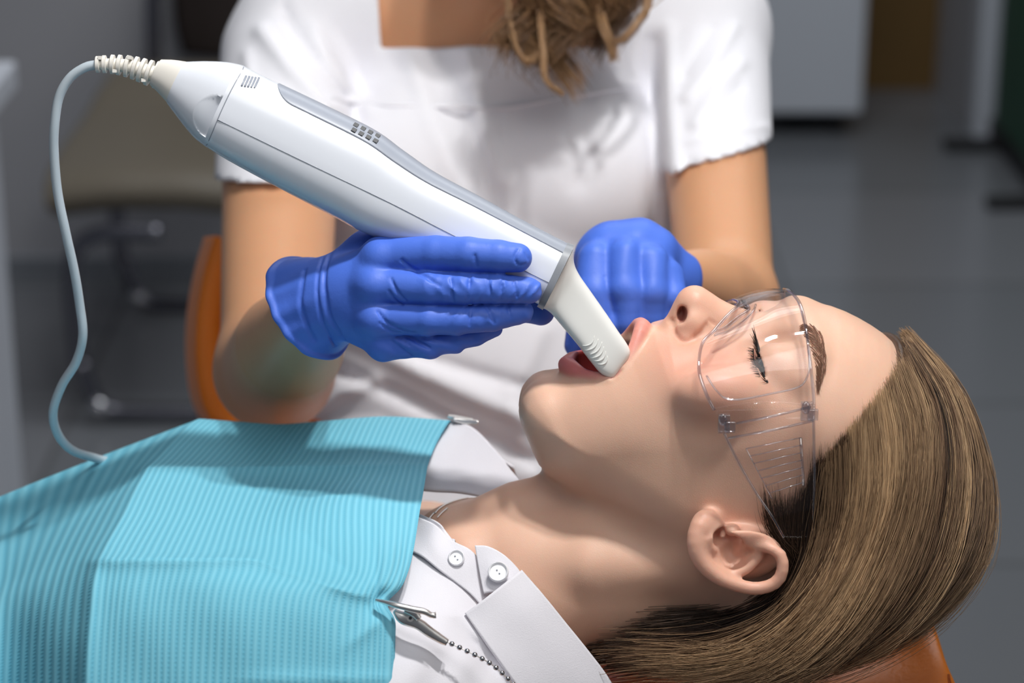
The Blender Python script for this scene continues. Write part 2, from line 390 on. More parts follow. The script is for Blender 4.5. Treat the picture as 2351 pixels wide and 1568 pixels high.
# green screen panel standing at the right
ga = onfloor(2272, 330); gb = onfloor(2400, 490); d = gb - ga; L_ = np.linalg.norm(d); d /= L_; nrm = np.array([-d[1], d[0], 0]); nrm = nrm if nrm[0] > 0 else -nrm
t = tag(empty('room_divider', (ga + gb) / 2), 'dark green upright panel with black foot at the right edge', 'divider')
c_ = (ga + gb) / 2 + nrm * .03
box('panel', c_ + np.array([0, 0, .95]), (L_ / 2, .025, .90), M['green'], t, ax=[d, nrm, [0, 0, 1]], bevel=.005)
box('frame', c_ + np.array([0, 0, .035]), (L_ / 2 + .02, .03, .02), M['darkrubber'], t, ax=[d, nrm, [0, 0, 1]], bevel=.004)
for s in (-1, 1): box('foot', c_ + d * s * L_ * .42 + np.array([0, 0, .01]), (.025, .14, .01), M['darkrubber'], t, ax=[d, nrm, [0, 0, 1]], bevel=.003)
# cart on casters
YC = onfloor(1920, 312)[1] - .02
cl = atY(1560, 262, YC); crr = atY(1978, 262, YC)
t = tag(empty('wheeled_cart', ((cl[0] + crr[0]) / 2, YC + .25, 0)), 'grey white mobile cabinet standing on black casters', 'cart')
zb = cl[2]
box('cabinet_body', ((cl[0] + crr[0]) / 2, YC + .25, zb + .36), ((crr[0] - cl[0]) / 2, .25, .36), M['whitep'], t, bevel=.008)
box('cabinet_top', ((cl[0] + crr[0]) / 2, YC + .25, zb + .735), ((crr[0] - cl[0]) / 2 + .01, .26, .015), M['whitep'], t, bevel=.006)
for sx in (cl[0] + .05, crr[0] - .05):
    for sy in (YC + .05, YC + .45):
        r = .028; g1 = tube_geo([(sx - .012, sy, r), (sx + .012, sy, r)], [r, r], 20)
        cst = mk('caster', g1[0], g1[1], M['darkrubber'], t, 'X', fix=True, autosm=40)
        box('caster_fork', (sx, sy, (zb + 2 * r) / 2 + .004), (.018, .012, max((zb - 2 * r) / 2 + .012, .01)), M['steel'], cst, bevel=.002)
# white side cabinet at the left edge
YS = 1.15
q = atY(44, 440, YS + .5); q[2] = atY(20, 500, YS)[2] + .02
t = tag(empty('side_cabinet', (q[0] - .3, YS + .25, 0)), 'white side cabinet with overhanging worktop at the left edge', 'cabinet')
qz = atY(40, 500, YS)[2]
box('cabinet_body', (q[0] - .325, YS + .27, qz / 2), (.30, .25, qz / 2), M['whitep'], t, bevel=.006)
box('worktop', (q[0] - .31, YS + .26, qz + .018), (.31, .28, .018), M['whitep'], t, bevel=.005)
for i in range(3):
    dz = qz * (.17 + .31 * i); dr = box('drawer', (q[0] - .325, YS + .012, dz), (.28, .012, qz * .145), M['whitep'], t, bevel=.004)
    tube('handle', [(q[0] - .42, YS - .025, dz + .04), (q[0] - .23, YS - .025, dz + .04)], .006, M['chrome'], dr, frame='X')
# beige waiting chair with tube frame
YH = 2.45
t = tag(empty('waiting_chair', (-.62, YH, 0)), 'beige padded chair with brown back and bent steel tube frame', 'chair')
xl = atY(120, 420, YH)[0]; xr = atY(600, 420, YH)[0]; zs = atY(300, 430, YH)[2]
xc, hw = (xl + xr) / 2, (xr - xl) / 2
rows = []
for k, (yy, zz, sx) in enumerate([(-.08, -.012, .86), (-.10, .01, .95), (-.06, .045, .98), (.1, .05, 1.0), (.28, .055, .96), (.38, .075, .90), (.46, .09, .80), (.48, .06, .74)]):
    rows.append([(xc + hw * sx * u, YH + yy + .05 * u * u * 0, zs + zz - .012 * abs(u) ** 3) for u in (-1, -.9, -.4, 0, .4, .9, 1)])
G = patch(rows, 30, 40)
sheet('seat', G, .045, M['beige'], t, 'X', out=(0, 0, 1))
bz = atY(500, 132, YH + .48)[2]; bx0 = atY(392, 60, YH + .48)[0]; bx1 = bx0 + .42; bm = (bx0 + bx1) / 2; bh = (bx1 - bx0) / 2
rows = [[(bm + bh * sx * u, YH + .50 + dy - .04 * (1 - u * u), bz + zz) for u in (-1, -.6, 0, .6, 1)] for zz, sx, dy in [(0, .93, 0), (.06, .99, .01), (.16, 1, .03), (.26, .92, .05), (.30, .7, .055)]]
sheet('backrest', patch(rows, 24, 24), .04, M['brownfab'], t, 'X', out=(0, -1, 0))
fn, ff = onfloor(240, 968), onfloor(330, 716)
for f0, xs in ((fn, 0), (ff, .0)):
    x, y = f0[0] - .035, f0[1]
    pts = [(x + .14, y, zs - .035), (x + .04, y, zs - .04), (x - .0, y, zs - .09), (x, y, zs - .25), (x + .003, y, .10), (x + .03, y, .03), (x + .10, y, .014), (x + .45, y, .014)]
    tube('side_tube', cr(pts, 80), .014, M['steel'], t, frame='X')
    g = ball_geo((x + .03, y - .012, .03), .016); mk('glide', g[0], g[1], M['chrome'], t, 'X', fix=True)
tube('back_tube', cr([(bx0 - .03, YH + .50, zs), (bx0 - .035, YH + .50, bz + .02), (bx0 - .02, YH + .51, bz + .16), (bx0 + .06, YH + .52, bz + .28), (bm, YH + .54, bz + .34), (bx1, YH + .52, bz + .25), (bx1 + .02, YH + .5, zs)], 60), .014, M['steel'], t, frame='X')
tube('cross_tube', [(fn[0] + .415, fn[1], .014), (ff[0] + .415, ff[1], .014)], .013, M['steel'], t, frame='X')

#@@PATIENT
# ------------------------------------------------------------------ patient
CL = lambda pts: HP(pts)
prof = [(2105, 850), (2040, 782), (1950, 730), (1880, 710), (1835, 703), (1800, 710), (1755, 728), (1700, 740), (1640, 746), (1560, 743), (1505, 750), (1440, 785), (1370, 815), (1300, 852), (1262, 874), (1225, 893), (1203, 925), (1202, 965), (1214, 1010), (1240, 1062), (1310, 1110), (1420, 1200), (1490, 1320), (1560, 1420), (1700, 1475), (1850, 1485), (2000, 1450), (2130, 1370), (2205, 1240), (2215, 1100), (2175, 955)]
PF = HP(prof)[:, :2]
PF = cr(np.vstack([PF, PF[:1]]), 90)[:-1].astype(np.float32)
def poly_sd(x, y, P):             # positive inside
    d = np.full(x.shape, 1e9, np.float32); ins = np.zeros(x.shape, bool); n = len(P)
    for i in range(n):
        a, b_ = P[i], P[(i + 1) % n]; e = b_ - a; wx, wy = x - a[0], y - a[1]
        h = np.clip((wx * e[0] + wy * e[1]) / (e @ e), 0, 1); dx, dy = wx - e[0] * h, wy - e[1] * h
        d = np.minimum(d, dx * dx + dy * dy)
        c = ((a[1] > y) != (b_[1] > y)) & (x < (b_[0] - a[0]) * (y - a[1]) / (b_[1] - a[1] + 1e-9) + a[0]); ins ^= c
    d = np.sqrt(d); return np.where(ins, d, -d)
WC = [(1240, 950, 135, 130), (1330, 960, 180, 150), (1340, 1050, 165, 140), (1420, 900, 188, 190), (1500, 860, 200, 200), (1560, 850, 222, 215), (1600, 980, 250, 220), (1670, 900, 272, 220), (1740, 880, 282, 220), (1850, 900, 290, 250), (1850, 760, 280, 260), (1950, 800, 300, 260), (1450, 1020, 222, 180), (1570, 1080, 252, 200), (1700, 1080, 290, 250), (1640, 1050, 282, 230), (2000, 1100, 325, 330), (2100, 1250, 310, 330), (1900, 1330, 300, 320), (1700, 1300, 270, 260), (1620, 1250, 240, 220), (1480, 1250, 190, 180)]
WCA = np.array([[*hp(a, q, 0)[:2], w_, d_] for a, q, w_, d_ in WC], np.float32)
def head_base(p):
    x, y, L = p[:, 0], p[:, 1], p[:, 2]
    ws = np.zeros(len(p), np.float32); W_ = np.zeros(len(p), np.float32); D_ = np.zeros(len(p), np.float32)
    for a, b_, w_, d_ in WCA:
        g = np.exp(-((x - a) ** 2 + (y - b_) ** 2) / (2 * 85.**2)) + 1e-12 / (1 + ((x - a) ** 2 + (y - b_) ** 2) * 1e-5)
        ws += g; W_ += g * w_; D_ += g * d_
    W_ /= ws; D_ /= ws
    d = poly_sd(x, y, PF); e = np.maximum(D_ - d, 0)
    k0 = np.sqrt((L / W_) ** 2 + (e / D_) ** 2) + 1e-6; k1 = np.sqrt((L / W_**2) ** 2 + (e / D_**2) ** 2) + 1e-9
    return np.where(e > 0, k0 * (k0 - 1) / k1, L - W_)
LIPU = HP([(1475, 750, 0), (1470, 762, 25), (1459, 790, 50), (1440, 828, 78), (1416, 858, 98)])
LIPL = HP([(1301, 837, 0), (1318, 846, 30), (1345, 856, 55), (1372, 864, 80), (1402, 869, 98)])
EYE = hp(1780, 845, 146)
LRU = np.interp(np.linspace(0, 1, 10), [0, .5, .75, 1], [19, 13, 8, 4]); LRL = np.interp(np.linspace(0, 1, 10), [0, .25, .5, .8, 1], [20, 19, 16, 10, 4])
CAV = HP([(1395, 840, 0)])[0]
NT = hp(1594, 697, 0)
# ear, outer rim and inner folds in photo pixels, lateral heights
EL = 300
ear_rim = [(1640, 1184, 262), (1614, 1196, 306), (1599, 1240, 330), (1613, 1290, 345), (1660, 1330, 355), (1730, 1351, 362), (1780, 1338, 364), (1797, 1306, 362), (1790, 1272, 352), (1757, 1255, 338), (1722, 1250, 318), (1700, 1256, 304)]
ear_anti = [(1640, 1272, 318), (1648, 1300, 332), (1678, 1318, 340), (1712, 1308, 338), (1733, 1285, 332), (1742, 1262, 322)]
def H_(x): return HP(x)
EARR = H_(ear_rim); EARA = H_(ear_anti)
EAR_S = cr(EARR, 30); EARA_S = cr(EARA, 14)
def ear(p):
    rr = np.interp(np.linspace(0, 1, 30), [0, .08, .2, .5, .8, 1], [16, 21, 22, 15, 13, 10])
    d = chain(p, EAR_S, rr)
    # ear plate (bowl)
    n = np.array([.04, .30, .95]); n /= np.linalg.norm(n); u = np.array([1, 0, -.04]); u -= n * (u @ n); u /= np.linalg.norm(u); v_ = np.cross(n, u)
    c = hp(1695, 1275, 318)
    pl = ellr(p, c, (100, 74, 17), [u, v_, n])
    lobe = ell(p, hp(1626, 1218, 300), (40, 44, 26))
    base = ell(p, hp(1700, 1262, 285), (78, 60, 34))
    d2 = smin(smin(pl, lobe, 24), base, 26)
    # concha, scapha and fossa hollows
    d2 = smax(d2, -ell(p, hp(1682, 1272, 338), (34, 34, 44)), 14)
    d2 = smax(d2, -ell(p, hp(1664, 1236, 325), (26, 20, 46)), 12)
    d2 = smax(d2, -ell(p, hp(1768, 1295, 352), (17, 42, 24)), 10)
    d2 = smax(d2, -ell(p, hp(1713, 1268, 338), (20, 13, 26)), 8)
    d = smin(d, d2, 15)
    d = smin(d, chain(p, EARA_S, np.linspace(9, 12, 14)), 12)
    d = smax(d, -ell(p, hp(1661, 1240, 325), (19, 18, 40)), 14)
    d = smax(d, -ell(p, hp(1690, 1240, 325), (13, 12, 34)), 12)
    d = smin(d, ell(p, hp(1681, 1216, 304), (17, 13, 20)), 10)     # tragus
    d = smin(d, chain(p, HP([(1725, 1240, 300), (1700, 1262, 304), (1690, 1268, 300)]), [10, 8, 6]), 8)
    return d
def skin_pts(pxs, f, z0=260., z1=-160.):
    zz = np.linspace(z0, z1, 211); out = []
    for a, b_ in pxs:
        q = np.array([V(a, b_, z) for z in zz]); yy = q[:, 1] - 660
        h_ = np.stack([q[:, 0], .9397 * yy - .342 * q[:, 2], .342 * yy + .9397 * q[:, 2]], 1); d_ = f(h_.astype(np.float32)); i = int(np.argmax(d_ < 0)); out.append(h_[i])
    return np.array(out)
EYES = None
def patient_head(P):
    d = patient_head0(P); p = P.copy(); p[:, 2] = np.abs(p[:, 2])
    for pts, rs, k in CREASE: d = smax(d, -chain(p, pts, rs), k)
    return d
def patient_head0(P):
    p = P.copy(); far = p[:, 2] < 0; p[:, 2] = np.abs(p[:, 2])
    d = head_base(p)
    # cheekbone, brow, chin, jaw edge
    d = smin(d, ell(p, hp(1655, 905, 215), (95, 60, 55)), 60)
    d = smin(d, chain(p, HP([(1838, 756, 30), (1858, 782, 100), (1862, 818, 165), (1840, 872, 205)]), [24, 26, 26, 24]), 40)
    d = smin(d, ell(p, hp(1250, 935, 30), (48, 55, 70)), 50)
    d = smax(d, -ell(p, hp(1758, 792, 128), (54, 40, 52)), 40)
    d = smax(d, -ell(p, hp(1258, 838, 0), (20, 16, 60)), 24)
    # mouth
    lips = smin(chain(p, cr(LIPU, 10), LRU), chain(p, cr(LIPL, 10), LRL), 6)
    d = smin(d, lips, 20)
    cav = ell(p, hp(1388, 850, 0), (67, 150, 80))
    d = smax(d, -cav, 10)
    # nose
    nose = chain(p, [NT, hp(1650, 727, 0), hp(1745, 752, 0)], [42, 34, 32], 10)
    nose = smin(nose, ell(p, hp(1588, 755, 48), (32, 36, 20)), 22)
    nose = smin(nose, chain(p, HP([(1566, 715, 0), (1545, 745, 0)]), [22, 20]), 14)
    nose = smin(nose, cap(p, hp(1600, 735, 0), hp(1690, 790, 10), 46, 38), 40)
    d = smin(d, nose, 26)
    d = smax(d, -ellr(p, hp(1566, 722, 34), (11, 19, 30), [[.97, .22, 0], [-.22, .97, 0], [0, 0, 1]]), 9)
    # lids over the eyeball with a narrow opening
    lid = ln(p - EYE.astype(np.float32)) - 57
    d = smin(d, lid, 34)
    if EYES is None: return smin(d, ear(p), 16)
    o1, o2, o3 = EYES
    slot = chain(p, cr([o1, o2, o3], 8), [4, 9, 12, 14, 14, 12, 9, 4])
    ball = ln(p - EYE.astype(np.float32)) - 52
    d = smax(d, -np.maximum(slot, -ball - 12), 3)
    crease = chain(p, cr(HP([(1765, 785, 105), (1775, 820, 160), (1778, 870, 195)]), 8), [2] * 8)
    d = smax(d, -crease, 8)
    # ear
    d = smin(d, ear(p), 16)
    return d
CREASE = []
EYES = skin_pts([(1733, 796), (1735, 830), (1750, 866)], patient_head0)
EYES = EYES + (EYE - EYES) / np.linalg.norm(EYE - EYES, axis=1)[:, None] * 8
LASHP = skin_pts([(1737, 780), (1741, 805), (1745, 832), (1752, 856), (1762, 878)], patient_head0)
BROWP = skin_pts([(1846, 744), (1866, 766), (1880, 800), (1883, 840), (1876, 888)], patient_head0)
for pxs, r_, k in (([(1545, 748), (1548, 766), (1560, 781), (1578, 785), (1596, 776)], 4.5, 10), ([(1596, 776), (1612, 764), (1622, 748)], 3, 16), ([(1404, 868), (1412, 862), (1425, 850)], 3.5, 8), ([(1538, 735), (1556, 742)], 2, 12),
                   ([(1640, 745), (1628, 735)], 1, 8)):
    pts_ = cr(skin_pts(pxs, patient_head0), 9); CREASE.append((pts_, [r_ * math.sin(.5 + 2.2 * i / 8) for i in range(9)], k))
def patient(P):
    d = patient_head(P)
    p = P
    # neck
    nk = [(1600, 1235, 0), (1400, 1285, 0), (1220, 1335, 0), (1080, 1400, 0), (960, 1460, 0)]
    nk = HP(nk); q = p.copy(); q[:, 2] *= .96
    neck = chain(q, nk, [205, 205, 212, 235, 250], 40)
    scm = chain(np.stack([p[:, 0], p[:, 1], np.abs(p[:, 2])], 1), HP([(1590, 1300, 190), (1350, 1300, 165), (1150, 1260, 75), (1040, 1235, 25)]), [42, 44, 34, 22], 20)
    neck = smin(neck, scm, 50)
    trachea = chain(p, HP([(1290, 1120, 0), (1180, 1150, 0), (1050, 1215, 0)]), [40, 42, 40])
    neck = smin(neck, trachea, 60)
    d = smin(d, neck, 55)
    # shoulders and chest
    pl = np.stack([p[:, 0], p[:, 1], np.abs(p[:, 2])], 1)
    q = p.copy(); q[:, 2] *= .5
    c1 = hp(900, 1560, 0); c2 = hp(200, 1650, 0); c3 = hp(-500, 1800, 0)
    for c in (c1, c2, c3): c[2] = 0
    ch = chain(q, [c1, c2, c3], [310, 345, 320], 60)
    sh = chain(pl, [hp(1120, 1500, 0) + [0, 0, 120], hp(960, 1560, 0) + [0, 0, 640]], [170, 170])
    clav = chain(pl, HP([(1020, 1245, 30), (1060, 1270, 100)]), [24, 20])
    d = smin(d, smin(smin(ch, sh, 140), clav, 60), 90)
    return d
def pat_attr(v):
    a = v.copy(); a[:, 2] = np.abs(a[:, 2])
    lu = chain(a, cr(LIPU, 10), LRU + 1); ll = chain(a, cr(LIPL, 10), LRL + 4)
    lip = np.clip(.5 - np.minimum(lu, ll) / 7, 0, 1)
    cav = ell(a, hp(1388, 850, 0), (72, 152, 85)); inner = np.clip(.5 - cav / 8, 0, 1) * np.clip((a[:, 1] - hp(1388, 800, 0)[1] + 10) / 30, 0, 1)
    nos = ellr(a, hp(1566, 722, 24), (12, 20, 28), [[.97, .22, 0], [-.22, .97, 0], [0, 0, 1]]); inner = np.maximum(inner, np.clip(.3 - nos / 10, 0, .8))
    bl = .42 * gs(a, hp(1640, 880, 200), (70, 60, 90)) + .35 * gs(a, NT, (45, 45, 45)) + .4 * gs(a, hp(1560, 800, 60), (50, 30, 60))
    er = .28 * np.clip(1 - ear(a) / 30, 0, 1) + .2 * gs(a, hp(1560, 830, 130), (80, 60, 60))
    return {'lip': lip, 'inner': inner, 'blush': np.clip(bl + er, 0, 1)}
base = W2w(H2W(hp(1300, 1500, 0)))
pt = tag(empty('person', base), 'reclining patient with open mouth, blonde-brown hair and white blouse, face up', 'person')
lo = (-700, -40, -900); hi = (2240, 1330, 900)
PV, PFc = mesh_sdf(patient, lo, hi, 5.0)
keep = None
mk('body', PV, np.ascontiguousarray(PFc[:, ::-1]), M['skin'], pt, 'H', attrs=pat_attr(PV.astype(np.float32)))
g = ball_geo(EYE, 51, 32, 20); mk('eyeball', g[0], g[1], M['eye'], pt, 'H', fix=True); g = ball_geo(EYE * [1, 1, -1], 51, 32, 20); mk('eyeball', g[0], g[1], M['eye'], pt, 'H', fix=True)
def strands(name, S, R, material, parent, frame='W', tint=None):
    """S (N,K,3) strand points, R (N,K) radii -> one mesh of triangular tubes"""
    N, K, _ = S.shape; t = np.gradient(S, axis=1); t /= np.linalg.norm(t, axis=2)[..., None] + 1e-9
    ref = np.array([0.13, 0.21, 1.0]); ref /= np.linalg.norm(ref); u = np.cross(t, ref); u /= np.linalg.norm(u, axis=2)[..., None] + 1e-9; b_ = np.cross(t, u)
    vs = np.stack([S + R[..., None] * (math.cos(a) * u + math.sin(a) * b_) for a in (0, 2.094, 4.189)], 2)   # N,K,3,3
    idx = np.arange(N * K * 3).reshape(N, K, 3); F = []
    for j in range(3):
        j2 = (j + 1) % 3; F.append(np.stack([idx[:, :-1, j], idx[:, :-1, j2], idx[:, 1:, j2], idx[:, 1:, j]], -1).reshape(-1, 4))
    at = None if tint is None else {'tint': np.repeat(tint.reshape(N, -1)[:, :1] if tint.ndim == 1 else tint, 3 * (K if tint.ndim == 1 else 1), axis=1).ravel()}
    return mk(name, vs.reshape(-1, 3), np.vstack(F), material, parent, frame, attrs=at)
# lashes
S = []
o = EYE
lashline = cr(LASHP + np.array([0, -.9, 2.0]), 46)
for i, b0 in enumerate(lashline):
    u = i / 45; l = 30 - 14 * u + rng.normal() * 3; dr = np.array([-.75 + .5 * (1 - u), -.55 - .35 * (1 - u), .75 * u - .10]) + rng.normal(size=3) * .1; dr /= np.linalg.norm(dr)
    t_ = np.linspace(0, 1, 6)[:, None]; S.append(b0 + dr * l * t_ + np.array([-.1, -.5, 0]) * l * .4 * t_**2)
low = cr(EYES + np.array([-8, -3, 8.0]), 40)
for i, b0 in enumerate(low):
    dr = np.array([-.9, -.25, .2]) + rng.normal(size=3) * .15; l = 15 + rng.normal() * 2; t_ = np.linspace(0, 1, 6)[:, None]; S.append(b0 + dr * l * t_)
S = np.array(S); R = np.linspace(1.5, .3, 6)[None].repeat(len(S), 0); R[46:] *= .55
strands('eyelashes', S, R, M['lash'], pt, 'H'); strands('eyelashes', S * [1, 1, -1], R, M['lash'], pt, 'H')
tube('eyeliner', lashline, np.interp(np.linspace(0, 1, 46), [0, .3, .8, 1], [2.0, 4.0, 4.5, 2.0]), M['lash'], pt, 8, frame='H')
# brow hairs
S = []
bc = cr(BROWP, 100)
hd = lambda q: patient_head(q.astype(np.float32))
def drop(pts, off=0.0, it=4):     # move points onto the head surface
    q = np.array(pts, float)
    for _ in range(it):
        f0 = hd(q) - off; g_ = np.zeros_like(q)
        for i in range(3):
            d_ = np.zeros(3); d_[i] = 2; g_[:, i] = (hd(q + d_) - hd(q - d_)) / 4
        q -= g_ * (f0 / np.maximum((g_ * g_).sum(1), .1))[:, None]
    return q
NB = 620; ii = rng.integers(0, 100, NB); wd = np.interp(ii / 99., [0, .15, .6, 1], [13, 25, 19, 5])
st = bc[ii] + np.stack([rng.uniform(-1, 1, NB) * wd, rng.normal(size=NB) * 2, np.zeros(NB)], 1)
tg = np.gradient(bc, axis=0)[ii]; tg /= np.linalg.norm(tg, axis=1)[:, None]
dirs = tg * .9 + np.stack([np.sign(-(st - bc[ii])[:, 0]) * .25 + .25, np.zeros(NB), np.zeros(NB)], 1); ln_ = rng.uniform(14, 26, NB)
S = st[:, None] + dirs[:, None] * (ln_[:, None] * np.linspace(0, 1, 5)[None])[..., None]
S = drop(S.reshape(-1, 3), 0.8).reshape(S.shape); S += np.linspace(0, 2.2, 5)[None, :, None] * np.array([0, -.5, .6])
strands('eyebrow', S, np.linspace(.5, .12, 5)[None].repeat(NB, 0), M['brow'], pt, 'H')
#@@HAIR
# hair: guides in photo pixels + depth, inner (by the ear) to outer (silhouette)
def Gd(pts): return cr(VV(pts), 24)
guides = [
 Gd([(1868, 1060, 70), (1858, 1130, 95), (1850, 1200, 110), (1842, 1280, 120), (1800, 1380, 90), (1700, 1440, 60), (1560, 1480, 20), (1420, 1500, -40)]),
 Gd([(1885, 1060, 75), (1885, 1140, 105), (1882, 1220, 125), (1860, 1310, 140), (1800, 1410, 120), (1700, 1470, 95), (1580, 1500, 60), (1440, 1510, 0)]),
 Gd([(1905, 1020, 60), (1915, 1110, 105), (1910, 1200, 135), (1880, 1310, 155), (1810, 1420, 145), (1710, 1490, 120), (1610, 1515, 90), (1500, 1520, 40)]),
 Gd([(1950, 960, 25), (1965, 1080, 95), (1960, 1190, 135), (1925, 1310, 165), (1850, 1420, 160), (1750, 1500, 140), (1640, 1525, 110), (1540, 1522, 60)]),
 Gd([(2005, 890, -30), (2035, 1010, 50), (2035, 1150, 115), (1990, 1290, 155), (1910, 1420, 160), (1800, 1510, 140), (1690, 1540, 110), (1590, 1530, 60)]),
 Gd([(2050, 830, -70), (2105, 960, 10), (2110, 1120, 90), (2070, 1280, 135), (1985, 1420, 140), (1870, 1520, 120), (1750, 1550, 90), (1640, 1540, 50)]),
 Gd([(2075, 790, -110), (2155, 920, -40), (2180, 1090, 40), (2145, 1270, 90), (2055, 1408, 100), (1930, 1495, 80), (1805, 1535, 60), (1700, 1540, 20)]),
 Gd([(2080, 775, -150), (2185, 910, -110), (2235, 1090, -50), (2205, 1265, 10), (2105, 1400, 30), (1975, 1485, 20), (1850, 1525, 0), (1740, 1540, -30)]),
 Gd([(2075, 765, -190), (2195, 900, -180), (2262, 1100, -140), (2250, 1270, -100), (2150, 1395, -70), (2020, 1470, -60), (1900, 1510, -60), (1780, 1530, -80)]),
]
GA = np.array(guides)
def wz(a):                        # raise guide points so they lie on the head surface
    a = a.copy()
    for gi_ in range(len(a)):
        for k in range(a.shape[1]):
            x, y, z = a[gi_, k]; zs_ = np.linspace(420, -300, 145); q = np.stack([np.full(145, x), np.full(145, y), zs_], 1)
            yy = q[:, 1] - 660; h_ = np.stack([q[:, 0], .9397 * yy - .342 * q[:, 2], .342 * yy + .9397 * q[:, 2]], 1)
            h2 = h_.astype(np.float32); h2[:, 2] = np.abs(h2[:, 2]); d_ = head_base(h2) - 20; i = np.argmax(d_ < 0)
            if d_[i] < 0 and zs_[i] > z: a[gi_, k, 2] = zs_[i] + 4
    for _ in range(3): a[:, 1:-1, 2] = (a[:, :-2, 2] + 2 * a[:, 1:-1, 2] + a[:, 2:, 2]) / 4
    return a
GA = wz(GA)
def lift(a, sl=20, up=4): return wz(a[None])[0]
def gi(g):                        # interpolate guides at fractional index
    x = np.clip(g, 0, 1) * (len(GA) - 1); i = np.minimum(x.astype(int), len(GA) - 2); u = (x - i)[:, None, None]
    return GA[i] * (1 - u) + GA[i + 1] * u
def nz(x, seed):                  # smooth 1-D value noise
    r = np.random.default_rng(seed).random(512); i = np.floor(x).astype(int) % 511; u = x - np.floor(x); u = u * u * (3 - 2 * u); return r[i] * (1 - u) + r[i + 1] * u
NS = 21000
g = rng.random(NS); S = gi(g); K = S.shape[1]; tt = np.linspace(0, 1, K)
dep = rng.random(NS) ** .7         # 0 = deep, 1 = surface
dirz = (dep - .9) * 38
clump = nz(g * 46, 1)
off = rng.normal(size=(NS, 3)) * np.array([7, 7, 3]); endoff = rng.normal(size=(NS, 3)) * np.array([26, 16, 14])
S = S + off[:, None] + endoff[:, None] * (tt ** 1.8)[None, :, None]
S[..., 2] += dirz[:, None] * np.minimum(1, tt * 5)[None]
S += (np.sin(tt[None] * (4 + 3 * clump[:, None]) + clump[:, None] * 9) * 9 * tt[None])[..., None] * np.array([1, .4, .2])
# trim the lengths so the ends are ragged
cut = 1 - rng.random(NS) ** 3 * .35
s0 = rng.random(NS) ** 2.5 * .13; tq = s0[:, None] + tt[None] * (cut - s0)[:, None]; xi = tq * (K - 1); i0 = np.minimum(xi.astype(int), K - 2); u = (xi - i0)[..., None]
S = np.take_along_axis(S, i0[..., None], 1) * (1 - u) + np.take_along_axis(S, i0[..., None] + 1, 1) * u
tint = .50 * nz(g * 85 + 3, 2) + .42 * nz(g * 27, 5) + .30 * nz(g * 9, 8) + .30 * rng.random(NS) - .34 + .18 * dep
tint = tint * np.interp(g, [0, .1, .16, 1], [.1, .25, 1, 1]); tint = .5 + (tint - .5) * 1.5  # strands beside the ear darkened: depth shade put into the tint
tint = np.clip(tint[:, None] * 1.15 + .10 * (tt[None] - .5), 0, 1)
R = np.interp(tt, [0, .1, .7, 1], [.2, .85, .85, .25])[None] * rng.uniform(.7, 1.3, NS)[:, None]
strandsets = [(S, R, tint)]
# flyaways
NF = 500; g = rng.random(NF); g[:200] = 1 - rng.random(200) * .06; S = gi(g) + rng.normal(size=(NF, 1, 3)) * 8; S[..., 2] += 10
S += (np.linspace(0, 1, K)[None] ** 1.5)[..., None] * rng.normal(size=(NF, 1, 3)) * np.array([45, 30, 22])
strandsets.append((S, np.full((NF, K), .55), np.full((NF, K), .65)))
# temple baby hair and inner hair round the ear, its depth shade put into a dark tint
NI = 3000; g = rng.random(NI)
a0 = np.stack([VV([(1745, 1105, 78), (1795, 1130, 80), (1850, 1080, 70), (1868, 1010, 50)])]); a0 = cr(a0[0], 60)
a1 = cr(VV([(1770, 1200, 110), (1835, 1250, 120), (1870, 1250, 110), (1890, 1220, 105)]), 60); a2 = cr(VV([(1830, 1300, 60), (1845, 1330, 70), (1850, 1350, 70), (1860, 1350, 70)]), 60)
a3 = cr(VV([(1700, 1400, -30), (1740, 1420, -10), (1760, 1430, 10), (1800, 1430, 10)]), 60); a4 = cr(VV([(1480, 1430, -90), (1500, 1450, -70), (1540, 1480, -50), (1600, 1490, -20)]), 60)
a0, a1, a2 = lift(a0), lift(a1), lift(a2)
ix = (g * 59).astype(int)
S = np.stack([cr(np.array([a0[i], a1[i], a2[i], a3[i], a4[i]]), K) for i in range(60)])[ix]
S = S[:, :, :]; st_ = rng.random(NI) ** 1.2 * .34; tq_ = st_[:, None] + (1 - st_[:, None]) * tt[None]; xi = tq_ * (K - 1); i0 = np.minimum(xi.astype(int), K - 2); u = (xi - i0)[..., None]
S = np.take_along_axis(S, i0[..., None], 1) * (1 - u) + np.take_along_axis(S, i0[..., None] + 1, 1) * u
S += rng.normal(size=(NI, 1, 3)) * np.array([11, 9, 4]) + rng.normal(size=(NI, 1, 3)) * (tt ** 1.3)[None, :, None] * np.array([30, 18, 25])
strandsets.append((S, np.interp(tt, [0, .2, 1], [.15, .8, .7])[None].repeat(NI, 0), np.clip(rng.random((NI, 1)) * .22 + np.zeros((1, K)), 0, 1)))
# nape hair spreading on the headrest
NN = 3200; g = rng.random(NN)
b0 = cr(VV([(1560, 1395, -160), (1700, 1420, -120), (1820, 1430, -100)]), 40); b1 = cr(VV([(1450, 1440, -160), (1560, 1470, -120), (1700, 1490, -80)]), 40); b2 = cr(VV([(1340, 1475, -190), (1390, 1495, -150), (1500, 1510, -100)]), 40)
ix = (g * 39).astype(int); S = np.stack([cr(np.array([b0[i], b1[i], b2[i]]), K) for i in range(40)])[ix]
S += rng.normal(size=(NN, 1, 3)) * np.array([25, 13, 20]) + rng.normal(size=(NN, 1, 3)) * (tt ** 1.3)[None, :, None] * np.array([30, 12, 30])
strandsets.append((S, np.full((NN, K), .9), np.clip(rng.random((NN, 1)) * .35 + np.zeros((1, K)), 0, 1)))
S = np.vstack([s[0] for s in strandsets]); R = np.vstack([s[1] for s in strandsets]); TN = np.vstack([s[2] for s in strandsets])
strands('hair', S, R, M['hair'], pt, 'W', TN)
